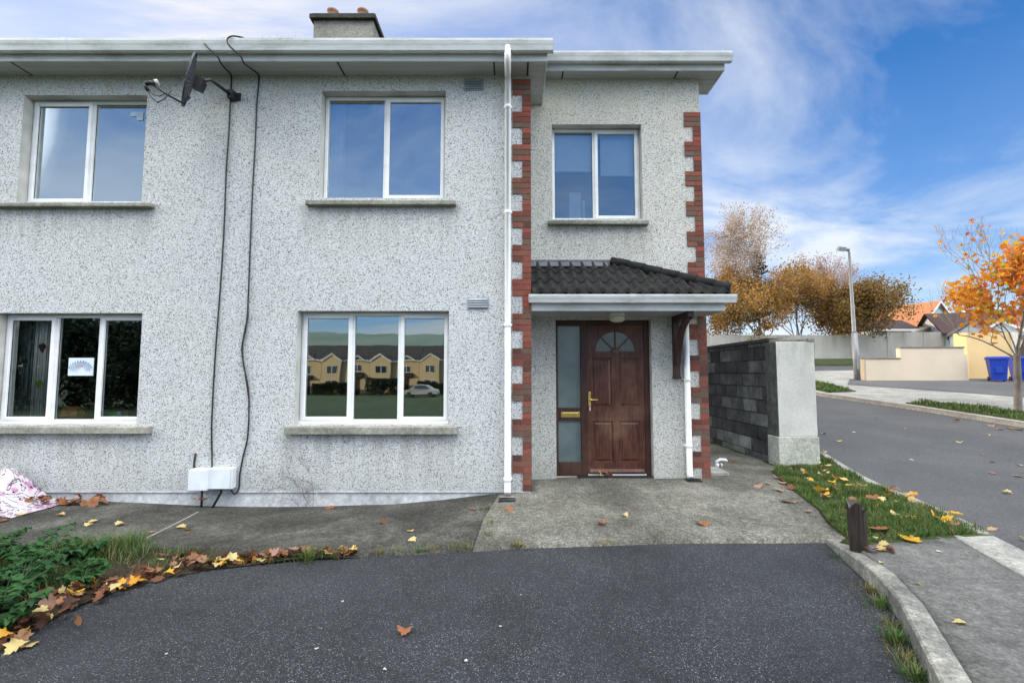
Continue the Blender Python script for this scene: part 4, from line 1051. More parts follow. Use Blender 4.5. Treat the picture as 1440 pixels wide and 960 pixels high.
# ------------------------------------------------------------------ vegetation
def leafshape(r, kind='maple'):
    if kind == 'maple':
        h_ = [(0, -.50), (.12, -.42), (.30, -.50), (.40, -.40), (.40, -.24), (.56, -.20), (.74, -.06), (.60, .04), (.52, .14), (.62, .26), (.60, .46), (.44, .40), (.30, .40), (.28, .56), (.14, .66), (0, .84)]; pts = h_ + [(-x, y) for x, y in h_[-2:0:-1]]
    else:
        pts = [(0, -.7), (.22, -.35), (.30, .05), (.18, .5), (0, .85), (-.18, .5), (-.30, .05), (-.22, -.35)]
    return pts
def leaf_mesh(name, size, curl, seed, kind='maple'):
    r = random.Random(seed); mb = MB(); P = leafshape(0, kind)
    vs = []
    ax, ay = r.uniform(-curl, curl), r.uniform(-curl, curl)
    def zf(x, y): return (abs(x) ** 1.6 * .55 * curl + ax * x * y + ay * y * y * .8 + .10 * curl * noise.noise(Vector((x * 3 + seed, y * 3, seed)))) * size
    for x, y in P: vs.append(((x * (1 + r.uniform(-.12, .12))) * size, y * (1 + r.uniform(-.1, .1)) * size, zf(x, y)))
    mid = [(0, -.25 * size, zf(0, -.25) - .02 * size), (0, .1 * size, zf(0, .1) - .02 * size), (0, .45 * size, zf(0, .45) - .01 * size)]
    c = mid[1]; n = len(vs)
    o = len(mb.v); mb.v += vs + [c]
    mn = min(v[2] for v in mb.v); mb.v = [(x, y, z - mn + .002) for x, y, z in mb.v]
    for i in range(n): mb.f.append([i, (i + 1) % n, n]); mb.m.append(0); mb.s.append(True)
    if kind == 'maple':
        q = mb.v[0]; mb.tube([(0, -.55 * size, q[2] + .001), (.06 * size, -.9 * size, .004), (.16 * size, -1.25 * size, .006)], .0018, 4)
    me = bpy.data.meshes.new(name); me.from_pydata(mb.v, [], mb.f)
    me.polygons.foreach_set('use_smooth', [True] * len(mb.f)); me.update()
    return me
LCOL = {
    'yellow': m_leaf('leaf_yellow', [(0, (.56, .33, .03)), (.5, (.64, .38, .05)), (1, (.58, .27, .03))], .25, False),
    'pale': m_leaf('leaf_pale', [(0, (.55, .44, .18)), (.5, (.62, .50, .22)), (1, (.48, .33, .14))], .25, False),
    'orange': m_leaf('leaf_orange', [(0, (.30, .12, .055)), (.5, (.36, .15, .07)), (1, (.27, .095, .05))], .25, False),
    'brown': m_leaf('leaf_brown', [(0, (.12, .045, .025)), (.5, (.20, .075, .035)), (1, (.28, .13, .06))], .2, False),
    'pinkish': m_leaf('leaf_pinkish', [(0, (.30, .17, .13)), (.5, (.36, .22, .16)), (1, (.28, .14, .11))], .2, False),
    'white': m_leaf('leaf_faded', [(0, (.45, .45, .40)), (1, (.6, .6, .55))], .2, False),
}
LM = {}
for c in LCOL:
    LM[c] = []
    for s in range(5):
        me = leaf_mesh('maple_leaf', 1.0, [.25, .5, .8, .35, 1.0][s], s * 11 + len(c)); me.materials.append(LCOL[c]); LM[c].append(me)
NLEAF = [0]
def leaf(x, y, hf, col, size, label, group, tilt=.18, lift=0.0, rz=None, zz=None):
    me = rnd.choice(LM[col]); o = bpy.data.objects.new('fallen_leaf', me); COL.objects.link(o)
    s = size / 1.6
    o.location = (x, y, (hf(x, y) if zz is None else zz) + .006 + lift); o.scale = (s, s, s)
    o.rotation_euler = (rnd.gauss(0, tilt), rnd.gauss(0, tilt), rnd.uniform(0, 6.28) if rz is None else rz)
    tag(o, label, 'leaf', group); NLEAF[0] += 1
    return o
def pxleaf(u, v, hf, col, size, label, group=None, **kw):
    p = ground(u, v, hf); return leaf(p.x, p.y, hf, col, size, label, group, **kw)
G1 = 'fallen maple leaves'
# leaves that stand out by themselves
pxleaf(570, 892, h_drive, 'orange', .115, 'orange brown maple leaf lying alone in the middle of the dark driveway', G1, tilt=.05)
pxleaf(191, 824, h_drive, 'yellow', .17, 'large yellow maple leaf on the driveway just off the leaf border', G1, tilt=.08)
pxleaf(1283, 761, h_pave, 'yellow', .19, 'large bright yellow maple leaf where the grass verge meets the pavement', G1, tilt=.05)
pxleaf(1284, 733, h_verge, 'yellow', .17, 'orange yellow maple leaf in the middle of the grass verge', G1, lift=.03)
pxleaf(1284, 700, h_verge, 'yellow', .17, 'yellow maple leaf at the road side of the grass verge', G1, lift=.03)
pxleaf(1158, 697, h_verge, 'yellow', .20, 'yellow maple leaf on the grass in front of the concrete pier', G1, lift=.03)
pxleaf(1345, 728, h_verge, 'yellow', .18, 'yellow maple leaf resting on the kerb near the tip of the verge', G1, lift=.03)
pxleaf(848, 738, h_path, 'orange', .12, 'orange brown leaf on the pale concrete before the door, left of a darker one', G1)
pxleaf(988, 737, h_path, 'brown', .16, 'dark brown leaf patch on the concrete right of the front door', G1)
pxleaf(716, 716, h_path, 'brown', .14, 'brown leaf just below the drain grate', G1)
pxleaf(879, 726, h_path, 'pale', .08, 'tiny pale yellow leaf on the concrete before the door', G1)
pxleaf(1352, 877, h_pave, 'pale', .08, 'pale yellow leaf alone on the grey pavement', G1)
pxleaf(1235, 748, h_verge, 'orange', .2, 'orange leaf beside the rotten timber post', G1, lift=.02)
pxleaf(1227, 706, h_verge, 'brown', .18, 'brown leaf standing in the grass behind the timber post', G1, lift=.03)
pxleaf(466, 714, h_path, 'orange', .15, 'orange leaf against the wall foot under the lower middle window', G1)
pxleaf(264, 745, h_path, 'yellow', .12, 'yellow leaf on the dirty path below the meter boxes', G1)
pxleaf(26, 883, h_bed, 'yellow', .15, 'bright orange yellow leaf under the green plants at the left', G1, lift=.04)
pxleaf(25, 912, h_drive, 'pale', .13, 'pale star shaped leaf at the driveway edge below the green plants', G1)
pxleaf(40, 909, h_drive, 'pale', .10, 'small pale leaf lying flat on the driveway near the left edge', G1)
pxleaf(665, 716, h_path, 'brown', .1, 'dark red leaf in the joint between the two path slabs', G1)
for (u, v, c, s) in ((579, 760, 'pale', .10), (577, 747, 'pale', .09), (540, 735, 'brown', .12), (1030, 650, 'brown', .1)):
    pxleaf(u, v, h_path, c, s, 'small dull leaf on the concrete path near the house', 'small leaves on the concrete path')
# leaf litter along the border, the verge, the road, the path
def along(line, n, spread, colw, hf, size, label, group, lift=.02, tilt=.35, bias=0):
    segs = [(Vector(a), Vector(b)) for a, b in zip(line, line[1:])]; tot = sum((b - a).length for a, b in segs)
    for _ in range(n):
        t = rnd.random() * tot
        for a, b in segs:
            l = (b - a).length
            if t <= l: break
            t -= l
        p = a.lerp(b, clamp(t / l)); d = (b - a).normalized(); nn = Vector((-d.y, d.x))
        q = p + nn * (rnd.gauss(bias, spread))
        c = rnd.choices(list(colw), list(colw.values()))[0]
        leaf(q.x, q.y, hf, c, rnd.uniform(*size), label[c] if isinstance(label, dict) else label, group, tilt, rnd.uniform(0, lift))
LB = {c: f'{n} fallen leaf in the litter between the path and the driveway' for c, n in dict(yellow='yellow', pale='pale cream', orange='orange', brown='dark brown', pinkish='dull pinkish brown', white='faded').items()}
bl = [(-2.93, 2.55), (-2.95, 3.15), (-2.84, 3.55), (-2.48, 3.88), (-1.95, 4.04), (-1.36, 4.12)]
along(bl[:4], 52, .10, dict(brown=4, orange=2, pinkish=2, pale=3, yellow=2.6), h_bed, (.05, .12), LB, 'leaves along the driveway border', .07, .5, .10)
along(bl[3:], 46, .05, dict(brown=2, orange=1.3, pinkish=2, pale=4, yellow=2.5), h_bed, (.05, .11), LB, 'leaves along the driveway border', .05, .5, .02)
along([(-5.7, 5.6), (-4.9, 5.68)], 26, .05, dict(brown=5, orange=2, pinkish=2), h_path, (.1, .17), 'brown leaf in the pile beside the pink and white sack', 'leaf pile by the sack', .07, .5)
along([(-5.4, 5.3), (-4.2, 4.9), (-3.4, 4.6)], 9, .18, dict(pale=3, pinkish=2, brown=2), h_path, (.07, .13), 'scattered leaf on the dark dirty path at the left', 'leaves on the dirty path', .005, .1)
for _ in range(50):
    t, s = rnd.random(), rnd.random(); a = Vector((3.3, 4.5)).lerp(Vector((4.1, 7.0)), t); b = Vector((4.3, 4.4)).lerp(Vector((5.0, 7.4)), t); q = a.lerp(b, s)
    c = rnd.choices(['pale', 'pinkish', 'brown', 'yellow', 'orange'], [4, 2.5, 1.2, 3.0, .8])[0]
    leaf(q.x, q.y, h_verge, c, rnd.uniform(.05, .15), {'pale': 'pale cream', 'pinkish': 'dull pinkish', 'brown': 'brown', 'yellow': 'smaller yellow', 'orange': 'smaller orange'}[c] + ' leaf caught in the grass verge by the pier', 'leaves in the grass verge', .35, rnd.uniform(.01, .05))
along([(4.3, 4.3), (4.72, 5.9), (5.15, 7.6)], 9, .05, dict(pale=3, pinkish=2), lambda x, y: h_verge(x, y) + .01, (.08, .16), 'pale leaf resting on the kerb between verge and road', 'leaves on the road kerb', .01)
along([(3.0, 4.0), (3.05, 3.85)], 9, .07, dict(pale=3, pinkish=2, brown=1), h_pave, (.07, .13), 'leaf gathered at the foot of the timber post', 'leaves at the timber post', .02)
along([(3.15, 4.9), (3.5, 6.3), (3.9, 7.0)], 10, .12, dict(pinkish=3, brown=2, orange=1), h_path, (.08, .15), 'dull leaf on the concrete along the edge of the verge', 'leaves along the verge edge', .01, .15)
for _ in range(44):
    y = 4.2 + 10 * rnd.random() ** 1.3; x = rnd.uniform(pw([(4, 4.6), (8, 5.4), (16, 5.8)], y), 11.0)
    leaf(x, y, h_road, rnd.choice(['pale', 'white', 'pinkish', 'white']), rnd.uniform(.07, .15), 'pale leaf scattered on the grey road surface', 'leaves on the road', .12)
for (u, v) in ((1345, 593), (1425, 597), (1395, 599), (1420, 603), (1435, 605), (1405, 604)):
    pxleaf(u, v, h_road, rnd.choice(['orange', 'pinkish']), .17, 'rusty leaf in the gutter of the far kerb under the maple', 'leaves by the far kerb')
for (u, v) in ((855, 669), (848, 668), (845, 670), (858, 667), (851, 670)):
    p = at(u, v, YB + .05); leaf(p.x, YB + .03 + rnd.uniform(-.02, .05), None, rnd.choice(['brown', 'pale', 'orange']), .10, 'dry leaf in the little heap on the front door threshold', 'leaves at the front door', .6, .01, None, .175)
for (dx, dy) in ((.05, -.07), (.12, -.06), (.16, -.08), (.2, -.07)):
    leaf(X(264.5, 660, YM - .13) + dx, YM + dy, None, 'orange' if dx < .15 else 'brown', .08, 'dry orange leaf lying on top of the left meter box', 'leaves on the meter box', .3, 0, None, d)
for _ in range(7):
    u, v = rnd.uniform(150, 900), rnd.uniform(790, 955); p = ground(u, v, h_drive)
    leaf(p.x, p.y, h_drive, 'white', rnd.uniform(.015, .03), 'tiny whitish leaf scrap on the dark driveway', 'leaf scraps on the driveway', .1)
for (u, v) in ((1290, 822), (1232, 757), (1320, 776), (1283, 866), (1240, 792)): pxleaf(u, v, h_pave, rnd.choice(['white', 'pale']), .05, 'small pale leaf scrap on the grey pavement', 'leaf scraps on the pavement')

def litter():
    r = random.Random(77); mb = MB()
    def put(x, y, sz, lift):
        me = r.choice(LM['brown']); s = sz / 1.6
        Mx = Matrix.Translation((x, y, h_bed(x, y) + lift)) @ Matrix.Rotation(r.uniform(0, 6.28), 4, 'Z') @ Matrix.Rotation(r.gauss(0, .5), 4, 'X') @ Matrix.Rotation(r.gauss(0, .5), 4, 'Y') @ Matrix.Scale(s, 4)
        o = len(mb.v); mb.v += [tuple(Mx @ v.co) for v in me.vertices]
        for p in me.polygons: mb.f.append([o + i for i in p.vertices]); mb.m.append(0); mb.s.append(True)
    L = [Vector(p) for p in ((-2.95, 2.4), (-2.97, 3.15), (-2.86, 3.57), (-2.48, 3.90), (-1.95, 4.05), (-1.34, 4.12))]
    for a, b in zip(L, L[1:]):
        d = (b - a).normalized(); nn = Vector((-d.y, d.x)); wide = .20 if b.x < -2 else .035
        for _ in range(int((b - a).length * 80)):
            q = a.lerp(b, r.random()) + nn * abs(r.gauss(0, wide)) * (1 if r.random() < .85 else -.3); put(q.x, q.y, r.uniform(.05, .12), r.uniform(0, .04))
    stuff(mb.build('leaf_litter', m_leaf('litter', [(0, (.05, .022, .014)), (.4, (.11, .045, .024)), (.8, (.19, .08, .04)), (1, (.30, .18, .09))], .15), None, fixn=False))
litter()
M['grass'] = m_leaf('grass_blade', [(0, (.026, .07, .012)), (.35, (.052, .125, .022)), (.65, (.09, .165, .034)), (.82, (.15, .18, .05)), (.92, (.24, .20, .09)), (1, (.20, .14, .07))], .35)
M['drygrass'] = m_leaf('dry_blade', [(0, (.07, .09, .02)), (.5, (.16, .14, .04)), (1, (.28, .22, .09))], .35)
def blade(mb, p, h, w, lean, ang):
    d = Vector((math.cos(ang), math.sin(ang), 0)); sd = Vector((-d.y, d.x, 0)) * w
    a, b, c = Vector(p), Vector(p) + d * lean * .35 + Vector((0, 0, h * .6)), Vector(p) + d * lean + Vector((0, 0, h))
    o = len(mb.v); mb.v += [tuple(a - sd), tuple(a + sd), tuple(b + sd * .7), tuple(b - sd * .7), tuple(c)]
    mb.f += [[o, o + 1, o + 2, o + 3], [o + 3, o + 2, o + 4]]; mb.m += [0, 0]; mb.s += [True, True]
def inpoly(x, y, P):
    c = False; j = len(P) - 1
    for i in range(len(P)):
        if (P[i][1] > y) != (P[j][1] > y) and x < (P[j][0] - P[i][0]) * (y - P[i][1]) / (P[j][1] - P[i][1]) + P[i][0]: c = not c
        j = i
    return c
def lawn(name, poly, hf, n, hr, w, r):
    mb = MB(); xs = [p[0] for p in poly]; ys = [p[1] for p in poly]; k_ = 0
    while k_ < n:
        x, y = r.uniform(min(xs), max(xs)), r.uniform(min(ys), max(ys))
        if not inpoly(x, y, poly): continue
        if noise.noise(Vector((x * 4.1, y * 4.1, 3))) < -.22 and r.random() < .75: k_ += 1; continue
        q = .45 + 1.0 * clamp(.5 + noise.noise(Vector((x * 2.5, y * 2.5, 0))))
        blade(mb, (x, y, hf(x, y) - .01), r.uniform(*hr) * q, w, r.uniform(.01, hr[1] * .8), r.uniform(0, 6.28)); k_ += 1
    return stuff(mb.build(name, M['grass'], None, fixn=False))
lawn('grass', [(3.05, 4.1), (4.33, 4.33), (4.68, 5.9), (5.12, 7.8), (4.8, 7.8), (4.76, 7.24), (4.12, 7.22), (3.85, 6.9), (3.64, 6.3), (3.52, 5.8), (3.39, 5.2), (3.22, 4.8), (3.13, 4.43)], h_verge, 26000, (.04, .10), .0035, random.Random(1))
lawn('grass', [(11.45, 13.4), (11.9, 10.8), (12.5, 8), (12.8, 5), (14.0, 5), (13.8, 8), (13.2, 11.2), (12.3, 13.5)], lambda x, y: h_pave(x, y) + .03, 9000, (.05, .13), .012, random.Random(2))
lawn('grass', [(10.9, 15.95), (11.1, 17.7), (12.0, 19.8), (12.8, 19.3), (12.5, 18.2), (11.9, 16.3)], lambda x, y: h_pave(x, y) + .03, 4000, (.05, .12), .014, random.Random(3))
lawn('grass', [(-6.5, 4.28), (-3.0, 4.22), (-2.5, 4.14), (-2.75, 4.0), (-3.2, 3.6), (-3.3, 2.6), (-5.0, 2.6)], h_bed, 6500, (.03, .10), .0035, random.Random(4))
def tuft(x, y, hf, n, h, spread, mat, label, group, r):
    mb = MB()
    for _ in range(n):
        a = r.uniform(0, 6.28); d_ = abs(r.gauss(0, spread))
        blade(mb, (d_ * math.cos(a), d_ * math.sin(a), 0), r.uniform(.45, 1) * h, .003, r.uniform(.2, .9) * h, a + r.gauss(0, .6))
    o = mb.build('grass_tuft', mat, None, fixn=False); o.location = (x, y, hf(x, y) - .005)
    tag(o, label, 'grass', group); return o
r_ = random.Random(8)
for (u, v) in ((95, 775), (115, 772), (140, 772), (165, 770), (186, 768), (70, 780)): p = ground(u, v, h_bed); tuft(p.x, p.y, h_bed, 110, .16, .09, M['grass'], 'green grass tuft at the back edge of the leaf litter on the left', 'grass tufts at the path edge', r_)
p = ground(432, 786, h_bed); tuft(p.x, p.y, h_bed, 140, .12, .06, M['grass'], 'green grass tuft alone among the leaves under the middle window', 'grass tufts along the border', r_)
for (u, v) in ((232, 800), (285, 795), (345, 789), (385, 788), (470, 783)): p = ground(u, v, h_bed); tuft(p.x, p.y, h_bed, 50, .08, .06, M['grass'], 'small weedy tuft in the leaf litter along the driveway', 'grass tufts along the border', r_)
for (u, v) in ((535, 777), (560, 776), (590, 775), (611, 773), (640, 771), (655, 770), (725, 767), (733, 768), (851, 765), (690, 735), (686, 715), (682, 752)): p = ground(u, v, h_path); tuft(p.x, p.y, h_path, 34, .06, .05, M['drygrass'] if u % 2 else M['grass'], 'tiny weed tuft in the crack between concrete and driveway', 'weeds in the path crack', r_)
KP = [(2.80, 4.10), (2.60, 3.47), (2.50, 3.25), (2.38, 3.02), (2.27, 2.84), (2.18, 2.68), (2.10, 2.52)]
for i, (x, y) in enumerate(KP): tuft(x, y, h_drive, [30, 60, 90, 60, 130, 70, 120][i], [.05, .07, .09, .06, .10, .07, .09][i], .05, M['drygrass'] if i % 2 else M['grass'], 'weed tuft growing along the driveway side of the kerb', 'weeds along the kerb', r_)

# leafy green plants at the left
M['herb'] = m_leaf('herb_leaf', [(0, (.018, .06, .016)), (.5, (.03, .10, .028)), (1, (.05, .14, .04))], .35)
M['stem'] = m_plain('green_stem', (.025, .04, .014), .7)
def herb(x, y, h, label, seed):
    r = random.Random(seed); t = thing('green_plant', label, 'plant', (x, y, h_bed(x, y)), 'leafy green plants in the bed')
    ms, ml = MB(), MB()
    for s in range(9):
        a = r.uniform(0, 6.28); ln = h * r.uniform(.6, 1.1); q = Vector((0, 0, 0)); pts = [q.copy()]; d = Vector((math.cos(a) * .35, math.sin(a) * .35, 1)).normalized()
        for i in range(6):
            q = q + d * ln / 6; d = (d + Vector((math.cos(a) * .16, math.sin(a) * .16, -.12))).normalized(); pts.append(q.copy())
            for sd in (-1, 1):
                la = a + sd * 1.3 + r.gauss(0, .3); L = .10 * r.uniform(.7, 1.3) * (1.15 - i * .1)
                e = Vector((math.cos(la), math.sin(la), r.uniform(-.25, .3))).normalized(); w = e.cross(Vector((0, 0, 1))).normalized() * L * .30
                m_ = q + e * L * .5 + Vector((0, 0, .012)); tip = q + e * L - Vector((0, 0, .02))
                ml.poly([q, q + e * L * .25 + w * .85, m_ + w, q + e * L * .78 + w * .5, tip, q + e * L * .78 - w * .5, m_ - w, q + e * L * .25 - w * .85], 0, True)
        ms.tube(pts, [.006 - .0007 * i for i in range(7)], 5)
    ms.build('stem', M['stem'], t, local=True); ml.build('foliage', M['herb'], t, local=True, fixn=False)
pl = [(-3.6, 3.55, .46, 'green leafy plant at the back of the bed by the leaf litter'), (-3.25, 3.05, .42, 'green leafy plant in the bed nearest the driveway edge'), (-4.0, 3.9, .46, 'green leafy plant at the far left of the bed near the path'), (-3.35, 2.75, .38, 'low green leafy plant at the front of the bed'), (-3.9, 3.2, .50, 'bushy green plant in the middle of the bed'), (-3.15, 3.5, .20, 'small green plant among the brown leaves of the bed'), (-3.7, 2.95, .44, 'green plant at the left edge, half out of the picture'), (-4.4, 4.05, .30, 'green plant close to the path at the left edge'), (-3.62, 4.0, .24, 'short green plant beside the path grass')]
pl += [(-3.08, 2.85, .30, 'green plant leaning over the leaf litter at the driveway edge'), (-3.4, 3.3, .42, 'green leafy plant between the bushy plant and the leaf litter'), (-4.6, 3.75, .46, 'green plant far back at the left edge of the picture'), (-3.45, 2.5, .40, 'green plant nearest the camera at the left edge')]
for i, a in enumerate(pl): herb(*a, 20 + i)
# dead vine on the wall
def vine():
    r = random.Random(4); mb = MB(); p0 = at(437, 713, YM - .01)
    def grow(p, ang, L, rad, dep):
        pts = [p.copy()]; q = p.copy()
        for i in range(7):
            ang += r.gauss(0, .28); q = q + Vector((math.cos(ang), 0, math.sin(ang))) * L / 7; q.y = min(YM - .008, (YM - .012) + r.gauss(0, .004)); pts.append(q.copy())
            if dep and r.random() < .5: grow(q, ang + r.choice([-1, 1]) * r.uniform(.4, 1.0), L * r.uniform(.35, .7), rad * .65, dep - 1)
        mb.tube(pts, [rad * (1 - .1 * i) for i in range(8)], 4)
    for a in (1.7, 2.0, 2.3, 1.9): grow(p0 + Vector((r.uniform(-.1, .12), 0, -.05)), a, r.uniform(.4, .8), .0035, 3)
    tag(mb.build('dead_vine', m_plain('vine_twig', (.17, .13, .13), .9)), 'thin dead vine creeping up the wall under the lower middle window', 'vine')
vine()
mb = MB(); r_ = random.Random(6); p = at(388, 56, 5.40)
for _ in range(40): blade(mb, (p.x + r_.gauss(0, .16), 5.44 + r_.gauss(0, .02), p.z - .06), r_.uniform(.06, .17), .0018, r_.uniform(-.08, .08), r_.uniform(0, 6.28))
tag(mb.build('dry_weeds', M['drygrass'], None, fixn=False), 'thin dry weeds sprouting from the gutter left of the chimney', 'weeds')

# ------------------------------------------------------------------ trees
def grow(mb, tips, r, p, d, L, rad, dep, up=.12, wob=.22, nchild=3, spread=.8, shrink=.66, minr=.004, segs=5):
    pts, rs = [p.copy()], [rad]; q = p.copy(); d = d.normalized()
    for i in range(segs):
        d = (d + Vector((r.gauss(0, wob), r.gauss(0, wob), r.gauss(0, wob) + up))).normalized()
        q = q + d * L / segs; pts.append(q.copy()); rs.append(max(minr, rad * (1 - .45 * (i + 1) / segs)))
        if dep > 0 and i >= 1 and r.random() < nchild / segs:
            a = r.uniform(0, 6.28); s = d.cross(Vector((math.cos(a), math.sin(a), .3))).normalized()
            grow(mb, tips, r, q, d + s * spread * r.uniform(.7, 1.3), L * shrink * r.uniform(.75, 1.15), rs[-1] * .62, dep - 1, up, wob, nchild, spread, shrink, minr, segs)
    if dep <= 1:
        for q_ in pts[1:]: tips.append((q_, d.copy(), dep))
    if dep > 0:
        for _ in range(2):
            a = r.uniform(0, 6.28); s = d.cross(Vector((math.cos(a), math.sin(a), .3))).normalized()
            grow(mb, tips, r, q, d + s * spread * .6, L * shrink, rs[-1] * .8, dep - 1, up, wob, nchild, spread, shrink, minr, segs)
    mb.tube(pts, rs, 7 if rad > .03 else 4, 0, False)
HEX = [(0, -.5), (.38, -.22), (.42, .18), (0, .6), (-.42, .18), (-.38, -.22)]
STAR = [(0, -.4), (.22, -.25), (.55, -.2), (.36, .05), (.5, .42), (.16, .3), (0, .65), (-.16, .3), (-.5, .42), (-.36, .05), (-.55, -.2), (-.22, -.25)]
def leafface(mb, p, size, r, shape=HEX, droop=.0):
    n = Vector((r.gauss(0, 1), r.gauss(0, 1), r.gauss(0, 1) + droop)).normalized(); a = n.orthogonal().normalized(); t = r.uniform(0, 6.28)
    a = (a * math.cos(t) + n.cross(a) * math.sin(t)); b = n.cross(a)
    fold = n * size * .12
    mb.poly([p + a * x * size + b * y * size + fold * (abs(x) * 1.6) for x, y in shape], 0)
M['bark'] = m_plain('bark', (.16, .14, .12), .9, var=.35, scale=5)
M['bark_pale'] = m_plain('bark_pale', (.34, .31, .28), .9, var=.3, scale=5)
M['maple'] = m_leaf('maple_foliage', [(0, (.50, .10, .03)), (.22, (.62, .20, .03)), (.55, (.72, .32, .03)), (.85, (.72, .42, .06)), (.95, (.55, .48, .06)), (1, (.30, .34, .06))], .55)
M['birch'] = m_leaf('birch_foliage', [(0, (.30, .20, .15)), (.5, (.48, .38, .31)), (1, (.62, .54, .47))], .5)
M['rust'] = m_leaf('rust_foliage', [(0, (.22, .11, .03)), (.4, (.42, .22, .06)), (.7, (.52, .30, .09)), (1, (.38, .30, .08))], .5)
M['olive'] = m_leaf('olive_foliage', [(0, (.07, .07, .02)), (.5, (.24, .14, .04)), (.8, (.40, .21, .06)), (1, (.20, .16, .05))], .45)
M['conifer'] = m_leaf('conifer_foliage', [(0, (.016, .03, .02)), (.5, (.03, .055, .03)), (1, (.05, .08, .04))], .2)
M['pinktwig'] = m_leaf('pink_foliage', [(0, (.32, .18, .14)), (.5, (.48, .32, .25)), (1, (.58, .46, .38))], .5)

def tree(name, label, x, y, h, hf, r, bark, fol, nleaf, size, trunk_r, clear, up=.1, spread=.8, shape=HEX, dep=4, group=None, lean=(0, 0), jit=.25, keep=None, L0=None, forks=5, cat='tree', br=.55, sparse=0, minr=None):
    z = hf(x, y); t = thing(name, label, cat, (x, y, z), group)
    mt, ml = MB(), MB(); tips = []
    base_ = Vector((x, y, z - .1)); top = Vector((x + lean[0], y + lean[1], z + clear))
    mt.tube([base_, base_.lerp(top, .08), base_.lerp(top, .5) + Vector((.01, 0, 0)), top], [trunk_r * 1.35, trunk_r * 1.05, trunk_r * .95, trunk_r * .85], 10, 0, False)
    L0 = L0 or (h - clear) * .42
    for i in range(forks):
        a = 2 * math.pi * i / forks + r.uniform(-.4, .4); s = spread * r.uniform(.5, 1.1) if i else .1
        grow(mt, tips, r, top - Vector((0, 0, r.uniform(0, .15))), Vector((math.cos(a) * s, math.sin(a) * s, 1)), L0 * r.uniform(.8, 1.15), trunk_r * br, dep - 1, up, .16, 2.6, .75, .66, minr or (.004 if h < 8 else .008))
    mt.build('trunk', bark, t, fixn=False)
    pool = [tp for tp in tips if keep is None or keep(tp[0])]
    for _ in range(nleaf):
        p, d, _k = r.choice(pool); leafface(ml, p + Vector((r.gauss(0, jit), r.gauss(0, jit), r.gauss(0, jit) - .05)), size * r.uniform(.6, 1.25), r, shape)
    for _ in range(sparse):
        p, d, _k = r.choice(tips)
        if p.z > z + 1.4: leafface(ml, p + Vector((r.gauss(0, .05), r.gauss(0, .05), -.05)), size * r.uniform(.5, 1.0), r, shape)
    ml.build('crown', fol, t, fixn=False)
    return t
r_ = random.Random(12)
tree('maple_tree', 'small street maple with orange and yellow leaves and bare top twigs on the far verge', 13.25, 12.2, 6.3, lambda x, y: h_pave(x, y) + .03, random.Random(33), M['bark'], M['maple'], 2700, .13, .08, 1.45, .13, .9, STAR, 4, None, (.08, 0), .12,
     keep=lambda p: 1.85 < p.z < 4.75 + .6 * noise.noise(p * 1.1) and p.x / p.y * 12.2 > 13.15 - (p.z - 1.9) * .74 and noise.noise(p * 1.5) > -.05, L0=1.62, forks=7, br=.30, sparse=260, minr=.0025)
# trees behind the far wall
tg = 'trees behind the far garden wall'
HF = lambda x, y: base(x, y)
def shrubby(name, label, u, Y, vtop, fol, n, size0, seed, bark='bark', clear=1.2, spread=.8, jit=.30, forks=6, tr=.12, **kw):
    x = X(u, 450, Y); h = Z(vtop, Y) - base(x, Y)
    return tree(name, label, x, Y, h, HF, random.Random(seed), M[bark], M[fol], int(n * 2.3), size0 * .58, tr, clear, .12, spread, HEX, 4, tg, (0, 0), jit, forks=forks, L0=(h - clear) * .44, br=.42, **kw)
shrubby('birch_tree', 'tall pale pinkish birch nearly bare, showing beside the brick corner of the house', 1022, 43, 300, 'birch', 6500, .20, 1, 'bark_pale', 3, .55, .3, 7)
shrubby('autumn_tree', 'rust brown tree just right of the canopy in front of the pale birch', 1072, 40.5, 366, 'rust', 5000, .24, 2, 'bark', 1.5, .85)
shrubby('autumn_tree', 'orange brown tree in the middle of the row, above the concrete pier', 1122, 40, 372, 'rust', 5200, .24, 3, 'bark', 1.5, .9)
shrubby('autumn_tree', 'thin pink brown tree with airy top left of the street lamp', 1170, 43, 362, 'pinktwig', 3800, .18, 4, 'bark', 2, .8)
shrubby('autumn_tree', 'rusty shrub low behind the block wall next to the house corner', 1020, 40, 425, 'olive', 3200, .22, 5, 'bark', .8, .9)
shrubby('bushy_tree', 'dark olive bushy tree spreading over the grey wall right of the street lamp', 1222, 38.9, 396, 'olive', 6500, .24, 6, 'bark', 1.0, 1.0, .3, 7)
shrubby('bushy_tree', 'olive brown bush behind the street lamp post', 1180, 39.3, 405, 'olive', 4500, .24, 7, 'bark', .9, .9)
def conifer(label, u, Y, vtop, hbase, w, seed):
    r = random.Random(seed); x = X(u, 450, Y); z = base(x, Y); h = Z(vtop, Y) - z
    t = thing('conifer_tree', label, 'tree', (x, Y, z), tg); mt, ml = MB(), MB()
    mt.tube([(x, Y, z - .1), (x, Y, z + h * .6), (x + .1, Y, z + h)], [.16, .09, .02], 8, 0, False)
    for i in range(70):
        t_ = r.random() ** .8; zz = z + lerp(hbase, h, t_); L = w * (1 - t_) * r.uniform(.6, 1.15) + .25; a = r.uniform(0, 6.28)
        d = Vector((math.cos(a), math.sin(a), .15)); p0 = Vector((x, Y, zz)); pts = [p0, p0 + d * L * .5, p0 + d * L + Vector((0, 0, .3))]; mt.tube(pts, [.03, .02, .008], 4, 0, False)
        for k_ in range(34): s = r.uniform(.2, 1.05); leafface(ml, p0 + d * L * s + Vector((r.gauss(0, .12), r.gauss(0, .12), .3 * max(0, s - .5) + r.gauss(0, .1))), r.uniform(.12, .24), r)
    mt.build('trunk', M['bark'], t, fixn=False); ml.build('crown', M['conifer'], t, fixn=False)
